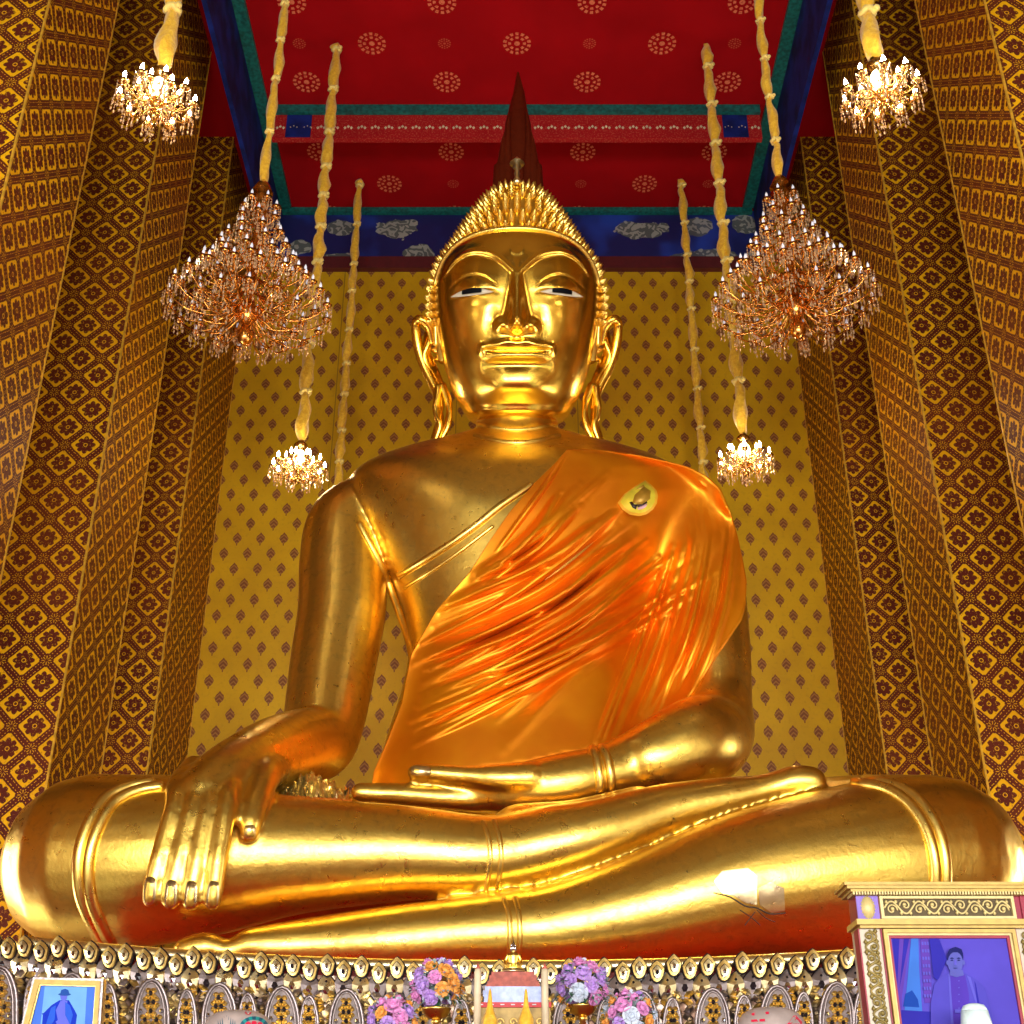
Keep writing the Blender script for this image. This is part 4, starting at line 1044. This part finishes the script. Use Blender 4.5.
def bouquet(px, py, Rpx, y, lab, seed, bowlpy):
    rr = random.Random(seed); k = mpp(py, y); c = P(px, py, y)
    bt = zat(bowlpy, y)
    bl = thing('pedestal_bowl', lab[1], 'bowl', (c[0], y, TZ), 'gold pedestal bowls of flowers')
    w = 13.5*k
    MB().lathe([(w*.62, 0), (w*.6, .03), (w*.3, .07), (w*.22, max(.1, bt-TZ-w*1.1)), (w*.4, bt-TZ-w*.95), (w*.28, bt-TZ-w*.8)], (c[0], y, TZ), 20).build('foot', M['gold_bright'], bl)
    MB().lathe([(w*.3, -w*.8), (w*.75, -w*.6), (w*.98, -w*.15), (w*1.05, 0), (w*.9, 0)], (c[0], y, bt), 40, scal=(20, .07)).build('bowl', M['gold_bright'], bl)
    t = thing('flower_arrangement', lab[0], 'flowers', (c[0], y, bt-.0), 'flower arrangements on the altar')
    fo = MB()
    for i in range(330):
        th = rr.uniform(0, 2*PI); ph = rr.uniform(-.6, 1.4); d = np.array([math.cos(th)*math.cos(ph), math.sin(th)*math.cos(ph), math.sin(ph)])
        R0 = Rpx*k*.72; p = np.array(c)+d*R0*rr.uniform(.7, 1.35)+np.array([0, 0, -.02]); L = 7*k; u = np.cross(d, [0, 0, 1]); u /= np.linalg.norm(u)+1e-6
        tipp = p+d*L+np.array([0, 0, -L*.3]); mi = rr.choice((0, 1, 1, 2, 2))
        fo.add([p, p+d*L*.5+u*L*.3, tipp, p+d*L*.5-u*L*.3], [(0, 1, 2, 3)], mi)
    fo.ball(tuple(np.array(c)-np.array([0, 0, 2*k])), (Rpx*k*.3, Rpx*k*.25, Rpx*k*.25), 8, 1); fo.tube([(c[0], y, c[2]-.1), (c[0], y, bt-.01)], .03, 8, 1, mi=0)
    o = fo.build('foliage', [FM['leaf'], FM['sage'], FM['pale']], t, smooth=False); o['kind'] = 'stuff'
    n = 26; gold_a = 2.399
    for i in range(n):
        z = 1-1.6*(i+.5)/n; th = i*gold_a+seed; rr_ = math.sqrt(max(0, 1-z*z)); d = Vector((rr_*math.cos(th), rr_*math.sin(th), z))
        key = ('lav', 'pink', 'ora', 'pale', 'lav', 'ora', 'pink')[rr.randrange(7)]
        if key not in rose_proto:
            o = RM.build('rose', FM[key]); rose_proto[key] = o.data; C.objects.unlink(o); bpy.data.objects.remove(o)
        o = bpy.data.objects.new('rose', rose_proto[key]); C.objects.link(o); o.parent = t
        o.location = Vector(c)+d*Rpx*k*.9-Vector((c[0], y, bt)); o.rotation_euler = d.to_track_quat('Z', 'Y').to_euler(); s1 = rr.uniform(6, 9)*k; o.scale = (s1, s1, s1)
bouquet(437, 986, 27, 11.3, ('round lavender, pink and orange rose arrangement left of the stepped stand', 'gold bowl under the flower arrangement left of the stepped stand'), 1, 1008)
bouquet(582, 986, 27, 11.3, ('round lavender, pink and orange rose arrangement right of the stepped stand', 'gold bowl under the flower arrangement right of the stepped stand'), 2, 1005)
bouquet(392, 1022, 26, 10.4, ('lower rose arrangement at the far left, cut by the bottom edge', 'bowl under the lower left flower arrangement'), 3, 1046)
bouquet(630, 1018, 27, 10.4, ('lower rose arrangement at the far right, cut by the bottom edge', 'bowl under the lower right flower arrangement'), 4, 1044)
# --- painted lanterns
def lantern(px, pyt, wpx, y, lab):
    k = mpp(1015, y); q = P(px, 1015, y); zt_ = zat(pyt, y); w = wpx*k
    t = thing('painted_lantern', lab, 'lantern', (q[0], y+w, TZ), 'painted paper lanterns')
    hh = zt_-TZ-.06; prof = [(w*.35, .06), (w*.8, .10)]+[(w*math.sqrt(max(.0, 1-((v-.42)/.62)**4))*1.0, .06+hh*v) for v in (.15, .3, .45, .6, .72, .82, .9, .96)]+[(w*.45, .06+hh*.995), (w*.1, .06+hh)]
    mb = MB(); mb.lathe(prof, (q[0], y+w, TZ), 36); o = mb.build('paper_shade', M['paper'], t)
    MB().lathe([(w*.5, 0), (w*.5, .06), (w*.4, .065)], (q[0], y+w, TZ), 24).build('base', M['gold_old'], t)
    return t, BVHTree.FromPolygons(mb.v, mb.f)
M['paper'] = simple('greyish_lantern_paper', (.42, .34, .31), 0, .5, .12, 8, Transmission_Weight=.0)
M['ink'] = simple('red_ink', (.75, .01, .06), 0, .5); M['teal2'] = simple('turquoise_ink', (.01, .30, .30), 0, .5); M['tealD'] = simple('dark_teal_ink', (.01, .10, .16), 0, .5)
def paint(t, bv_, poly, mat, name):
    pts = []
    for a, b_ in poly:
        h = cast(a, b_, bv_)
        if h is not None: pts.append(h+np.array([0, -.006, 0]))
    if len(pts) > 2: MB().plate(pts, .004).build(name, mat, t, smooth=False)
t, bv_ = lantern(777, 1003.5, 36, 9.0, 'greyish lantern with red Chinese characters at the bottom, right of centre')
cv = lambda l: [(730+x/10.24, 990+y/10.24) for x, y in l]
for poly in ([(215, 245), (235, 235), (395, 222), (398, 246), (230, 262)], [(215, 305), (355, 296), (358, 322), (218, 328)], [(200, 362), (420, 352), (424, 378), (202, 388)]): paint(t, bv_, cv(poly), M['ink'], 'character_stroke')
for poly in ([(650, 262), (680, 262), (690, 290), (620, 350), (560, 392), (545, 378), (600, 335)], [(665, 275), (690, 275), (740, 330), (810, 372), (795, 390), (730, 355)], [(620, 350), (720, 346), (722, 362), (620, 366)], [(600, 395), (750, 390), (750, 405), (600, 410)], [(665, 345), (682, 345), (682, 420), (665, 420)]): paint(t, bv_, cv(poly), M['ink'], 'character_stroke')
t, bv_ = lantern(232, 1006.5, 36, 9.0, 'greyish lantern painted with turquoise foliage and red flowers, left of centre')
cv = lambda l: [(180+x/10.24, 990+y/10.24) for x, y in l]
for i in range(9):
    x = 400+i*20; paint(t, bv_, cv([(x-10, 400), (x-3+(i-4)*2, 255+abs(i-4)*14), (x+12, 400)]), M['tealD'], 'painted_leaf')
arc = [(760+150*math.cos(a), 385-115*math.sin(a)) for a in np.linspace(.1, PI-.1, 12)]; arc2 = [(760+115*math.cos(a), 390-85*math.sin(a)) for a in np.linspace(.1, PI-.1, 12)]
for i in range(11): paint(t, bv_, cv([arc[i], arc[i+1], arc2[i+1], arc2[i]]), M['teal2'], 'painted_arc') if i % 2 == 0 else paint(t, bv_, cv([arc[i], arc[i+1], arc2[i+1], arc2[i]]), M['tealD'], 'painted_arc')
for x, y, r_ in ((215, 330, 26), (700, 228, 28), (700, 350, 26), (760, 340, 24), (820, 352, 24), (740, 375, 26)): paint(t, bv_, cv([(x+r_*math.cos(a)*1.2, y+r_*math.sin(a)) for a in np.linspace(0, 2*PI, 8, endpoint=False)]), M['ink'], 'painted_flower')
# --- framed pictures
def flat(mb, pts, y, off, mi=0, th=.004): mb.plate([P(a, b_, y)*np.array([1, 0, 1])+np.array([0, y-off, 0]) for a, b_ in pts], th, 0, mi)
def ell(cx, cy, rx, ry, n=20, a0=0, a1=2*PI): return [(cx+rx*math.cos(t), cy+ry*math.sin(t)) for t in np.linspace(a0, a1, n, endpoint=a1-a0 < 6.2)]
M['fdiel'] = simple('frame_gilt_paint', (.50, .34, .07), .15, .45, .1, 20); M['fpale'] = simple('frame_pale_gilt', (.62, .50, .20), .1, .45, .1, 20); M['fbrown'] = simple('recess_brown', (.09, .06, .02), 0, .7); M['fdark'] = simple('frame_dark_gilt', (.26, .19, .04), .2, .5)  # last one is the darker gilt of the pilaster vines
# large portrait cabinet frame, right
YP = 8.2
fr = thing('portrait_frame', 'large gilded cabinet frame holding a violet-blue portrait, lower right corner', 'picture frame', (P(950, 1000, YP)[0], YP+.1, TZ))
M['lav_p'] = simple('lavender_lacquer', (.20, .12, .50), 0, .5); M['crim'] = simple('crimson_lacquer', (.28, .004, .03), 0, .5); M['whitef'] = simple('ivory_lacquer', (.50, .44, .32), 0, .4, .06)
fg = M['fdiel']
kx = lambda px, py=905: P(px, py, YP)[0]; kz = lambda py: zat(py, YP)
XL, XR = kx(858), kx(1040)
def b3(mb, x0, x1, z0, z1, y0, y1, mi=0): mb.box((x0, y0, z0), (x1, y1, z1), mi)
kk = mpp(940, YP)
mb = MB()
for i, (o_, p0, p1) in enumerate(((15, 885, 888), (12, 888, 891), (8, 891, 893.5))): b3(mb, XL-o_*kk, XR+o_*kk, kz(p1), kz(p0), YP-.02-o_*kk*.8, YP+.2)
mb.build('cornice', fg, fr, smooth=False)
mb = MB(); x = XL-6*kk
while x < XR+6*kk: mb.box((x, YP-.06, kz(896.5)), (x+1.6*kk, YP+.1, kz(893.5))); x += 2.9*kk
mb.build('dentil_row', M['fpale'], fr, smooth=False)
mb = MB(); b3(mb, XL-2*kk, XR+2*kk, kz(922), kz(893.5), YP, YP+.18); mb.build('frieze_panel', M['crim'], fr, smooth=False)
for cx in (867, 1031):
    mb = MB(); b3(mb, kx(cx)-11*kk, kx(cx)+11*kk, kz(920), kz(896.5), YP-.015, YP+.02); bl = mb.build('corner_block', M['lav_p'] if cx < 900 else M['crim'], fr, smooth=False)
    pts = []; c = np.array([kx(cx), YP-.02, kz(908)])
    for i in range(40): r_ = 1 if i % 2 else .84; t = i/40*2*PI; pts.append(c+np.array([7.5*kk*r_*math.cos(t), 0, 12*kk*r_*math.sin(t)]))
    MB().plate(pts, .015, .025).build('rosette', M['fpale'], bl)
mb = MB(); x0, x1 = kx(882), kx(1010)
for (a, b_, z0, z1) in ((x0-3*kk, x1+3*kk, kz(899.5), kz(897)), (x0-3*kk, x1+3*kk, kz(919.5), kz(917)), (x0-3*kk, x0, kz(917), kz(899.5)), (x1, x1+3*kk, kz(917), kz(899.5))): b3(mb, a, b_, z0, z1, YP-.03, YP+.01)
mb.build('relief_border', M['fpale'], fr, smooth=False)
MB().box((x0, YP-.008, kz(917)), (x1, YP+.01, kz(899.5))).build('relief_ground', M['fbrown'], fr, smooth=False)
def vine(mb, a, b_, w, n, axis, r_=.006):
    """undulating vine with spirals between a and b_ (world), amplitude w"""
    a = np.array(a); b_ = np.array(b_); d = b_-a; side = np.array([0, 0, 1.]) if axis == 'x' else np.array([1., 0, 0]); L = np.linalg.norm(d); dn = d/L
    pts = [a+d*t+side*w*math.sin(t*n*PI) for t in np.linspace(0, 1, n*8)]; mb.tube(pts, r_, 6, 1)
    for i in range(n):
        c = a+d*(i+.5)/n; s1 = (-1)**i
        sp = [c+side*s1*(-.35*w)+(dn*math.cos(t)*s1+side*math.sin(t))*w*.95*(1-t/8.5) for t in np.linspace(0, 7, 16)]; mb.tube(sp, r_*.9, 5, 1)
        mb.ball(tuple(sp[-1]), r_*2.2, 6); mb.octa(tuple(c+side*s1*w*.95+dn*w*.8), r_*2, r_*3); mb.octa(tuple(c+side*s1*w*.9-dn*w*.8), r_*2, r_*3)
mb = MB(); vine(mb, (x0+.01, YP-.015, kz(908)), (x1-.01, YP-.015, kz(908)), 6*kk, 9, 'x'); mb.build('vine_relief', M['fpale'], fr)
mb = MB(); b3(mb, XL-6*kk, XR+6*kk, kz(926.5), kz(921), YP-.07, YP+.2); b3(mb, XL-2*kk, XR+2*kk, kz(929), kz(926.5), YP-.04, YP+.2); mb.build('ledge', fg, fr, smooth=False)
zb_low = TZ+.06; 
for side_, (a, b_) in (('l', (kx(860, 940), kx(881, 940))), ('r', (kx(1017, 940), kx(1038, 940)))):
    p = MB().box((a, YP, zb_low), (b_, YP+.18, kz(929))).build('pilaster', M['whitef'], fr, smooth=False)
    mb = MB(); vine(mb, ((a+b_)/2, YP-.008, kz(931)), ((a+b_)/2, YP-.008, zb_low), 6.0*kk, 11, 'z', .007); mb.build('vine_relief', M['fdark'], p)
    e = MB(); e.box((a-1.4*kk, YP-.012, zb_low), (a, YP+.1, kz(929))); e.box((b_, YP-.012, zb_low), (b_+1.4*kk, YP+.1, kz(929))); e.build('fillet', M['crim'], p, smooth=False)
xi0, xi1 = kx(883, 940), kx(1015, 940); zt_ = kz(930)
def frame_ring(w0, w1, y0, mat, name, parent=fr):
    mb = MB(); a0, a1 = xi0+w0*kk, xi1-w0*kk; b0, b1 = xi0+w1*kk, xi1-w1*kk; t0, t1 = zt_-w0*kk, zt_-w1*kk; zl = TZ+.06; zl1 = zl+(w1-w0)*kk
    mb.box((a0, y0, zl), (b0, YP+.1, t0)); mb.box((b1, y0, zl), (a1, YP+.1, t0)); mb.box((b0, y0, t1), (b1, YP+.1, t0)); mb.box((b0, y0, zl), (b1, YP+.1, zl1)); mb.build(name, mat, parent, smooth=False)
frame_ring(0, 3.5, YP-.035, fg, 'frame_moulding'); frame_ring(3.5, 5.5, YP-.015, M['fpale'], 'frame_moulding'); frame_ring(5.5, 8, YP-.005, M['crim'], 'frame_liner')
MB().box((XL-5*kk, YP-.06, TZ), (XR+5*kk, YP+.22, TZ+.06)).build('base_ledge', fg, fr, smooth=False)
PM = {n_: simple('print_'+n_, (c_[0]*.36, c_[1]*.36, c_[2]*.6), 0, .6, .06, 5, Specular_IOR_Level=.1) for n_, c_ in {'violet': (.20, .15, .72), 'deep': (.055, .045, .50), 'cyan': (.10, .38, .85), 'pale': (.24, .22, .80), 'skin': (.22, .24, .62), 'dark': (.015, .02, .16), 'coat': (.17, .14, .66), 'shirt': (.17, .08, .58), 'mauve': (.24, .10, .55), 'teal': (.01, .12, .50)}.items()}
pl = list(PM.values()); pn = list(PM); mi = lambda s_: pn.index(s_)
mb = MB(); mb.box((xi0+7*kk, YP+.012, TZ+.07), (xi1-7*kk, YP+.03, zt_-7*kk), mi('violet')); yy = YP+.012
cv = lambda l: [(840+x/5.565, 870+y/5.565) for x, y in l]
L_ = [0.002]
def pf(poly, m_, conv=cv):
    L_[0] += .0006; flat(mb, conv(poly), yy, L_[0], mi(m_), .001)
pf([(290, 380), (395, 380), (372, 520), (345, 700), (340, 860), (325, 860)], 'mauve'); pf([(290, 380), (330, 380), (322, 560), (318, 640)], 'deep'); pf([(355, 380), (385, 380), (350, 560), (330, 660)], 'deep')
pf([(395, 380), (435, 380), (440, 560), (462, 860), (350, 860), (372, 640)], 'cyan'); pf([(362, 690), (400, 670), (432, 720), (440, 765), (350, 760)], 'teal'); pf([(340, 780), (520, 790), (520, 860), (340, 860)], 'deep')
pf([(445, 385), (490, 385), (505, 560), (510, 740), (470, 740), (455, 560)], 'mauve')
for i in range(8):
    for j in range(3): pf([(452+j*15+i*1.5, 400+i*42), (462+j*15+i*1.5, 400+i*42), (464+j*15+i*1.5, 418+i*42), (454+j*15+i*1.5, 418+i*42)], 'pale')
pf([(492, 385), (545, 385), (590, 500), (540, 620), (515, 600)], 'deep')
pf([(595, 575), (680, 572), (750, 610), (800, 660), (830, 760), (850, 860), (500, 860), (500, 740), (520, 640), (550, 600)], 'coat')
pf([(605, 585), (690, 585), (712, 700), (715, 860), (625, 860), (615, 720)], 'shirt'); pf([(596, 580), (606, 585), (626, 860), (612, 860)], 'pale'); pf([(700, 590), (720, 600), (765, 760), (758, 770), (722, 660)], 'pale'); pf([(742, 620), (750, 640), (790, 860), (770, 860)], 'deep')
for i in range(5): pf(ell(655, 620+i*38, 4, 4, 8), 'pale', lambda l: cv(l))
pf([(605, 560), (675, 560), (682, 590), (640, 600), (602, 590)], 'skin'); pf(ell(633, 488, 46, 54), 'dark'); pf(ell(634, 520, 42, 60), 'skin')
pf(ell(590, 520, 7, 14, 8), 'skin'); pf(ell(680, 520, 7, 14, 8), 'skin')
pf([(592, 470), (600, 445), (635, 432), (668, 445), (677, 472), (650, 462), (615, 464)], 'dark')
for x in (614, 652): pf([(x-13, 497), (x, 491), (x+13, 497), (x, 500)], 'dark'); pf(ell(x, 507, 8, 3.5, 10), 'dark')
pf([(629, 505), (637, 505), (641, 533), (625, 533)], 'pale'); pf(ell(633, 551, 13, 2.2, 10), 'dark'); pf([(617, 540), (633, 536), (649, 540), (633, 541)], 'skin')
pf([(630, 780), (690, 780), (690, 800), (630, 800)], 'pale')
mb.build('portrait_print', pl, fr, smooth=False)
# white domed jar in front of the portrait
YJ = 7.9; q = P(975, 1015, YJ); kj = mpp(1015, YJ); zt2 = zat(1003.5, YJ)
M['jar'] = simple('pale_glazed_ceramic', (.62, .78, .78), 0, .2, .08, 20); M['inkb'] = simple('dark_glaze', (.05, .08, .08), 0, .3)
jt = thing('ceramic_jar', 'pale greenish-white domed jar at the foot of the portrait', 'jar', (q[0], YJ, TZ)); w = 13.5*kj; hj = zt2-TZ
jm = MB().lathe([(w*.7, 0), (w*1.05, hj*.25), (w*1.15, hj*.6), (w*.98, hj*.87)], (q[0], YJ, TZ), 28); jm.build('jar_body', M['jar'], jt)
MB().lathe([(w*.94, hj*.87), (w*.92, hj*.90), (w*.75, hj*.965), (w*.4, hj*.995), (w*.05, hj)], (q[0], YJ, TZ), 28).build('lid', M['jar'], jt)
# small framed picture, left
YQ = 9.2
ft = thing('small_picture_frame', 'small gold-framed blue picture of a seated person in a hat, lower left', 'picture frame', (P(64, 1000, YQ)[0], YQ+.05, TZ))
cv2 = lambda l: [(x/8.533, 940+y/8.533) for x, y in l]
def fpoly(mb_, pts, off, m_=0, th=.004): mb_.plate([P(a, b_, YQ)*np.array([1, 0, 1])+np.array([0, YQ-off, 0]) for a, b_ in cv2(pts)], th, 0, m_)
TL, TR = (290, 322), (888, 335); BL, BR = (75, 1190), (835, 1190)
def quad(ins): 
    c = np.array([(TL[0]+TR[0])/2, 900.]); o_ = []
    return [(TL[0]+ins*.95, TL[1]+ins), (TR[0]-ins, TR[1]+ins), (BR[0]-ins*1.05, 1190), (BL[0]+ins*1.05, 1190)]
mb = MB(); fpoly(mb, quad(0), 0, 0, .06); mb.build('frame_back', M['gold_old'], ft, smooth=False)
def ring(i0, i1, off, mat, name):
    a, b_ = quad(i0), quad(i1); mb = MB()
    for s_ in ((0, 1), (1, 2), (3, 0)): fpoly(mb, [a[s_[0]], a[s_[1]], b_[s_[1]], b_[s_[0]]], off, 0, .03)
    mb.build(name, mat, ft, smooth=False)
ring(0, 20, .02, M['silver'], 'frame_outer_edge'); ring(20, 58, .035, fg, 'frame_moulding'); ring(58, 68, .02, M['gold_old'], 'frame_inner_edge')
mb = MB(); Q = quad(66); Q[2] = (Q[2][0], 1150); Q[3] = (Q[3][0], 1150); fpoly(mb, quad(66), .005, 0, .004)
L2 = [.006]
def pq(poly, m_): L2[0] += .0008; fpoly(mb, poly, L2[0], m_, .001)
cols = [simple('picture_'+n_, (c_[0]*.5, c_[1]*.6, c_[2]*.75), 0, .6, .05, 8, Specular_IOR_Level=.1) for n_, c_ in (('mat_blue', (.12, .28, .90)), ('sky_blue', (.30, .62, .92)), ('deep_blue', (.01, .05, .62)), ('mid_blue', (.04, .16, .80)), ('dark_blue', (.03, .12, .45)), ('violet', (.22, .22, .85)))]
pq([(385, 395), (745, 405), (700, 1150), (300, 1150)], 1)
pq([(510, 515), (590, 515), (640, 600), (660, 640), (640, 800), (400, 900), (360, 740), (370, 630), (440, 560)], 2)
pq([(520, 520), (580, 520), (560, 640), (500, 700), (480, 600)], 5); pq([(560, 530), (600, 560), (625, 640), (600, 740), (560, 650)], 3); pq([(440, 580), (480, 560), (470, 680), (420, 760), (390, 740)], 3)
pq(ell(548, 482, 30, 42, 14), 5); pq(ell(555, 466, 54, 12, 16), 4); pq([(518, 462), (528, 428), (560, 418), (588, 430), (596, 462)], 4)
pq([(360, 630), (400, 620), (420, 640), (380, 650)], 2); pq([(360, 760), (620, 760), (660, 1150), (320, 1150)], 2); pq([(480, 700), (560, 640), (600, 720), (520, 780)], 5)
mb.build('picture_print', cols, ft, smooth=False)
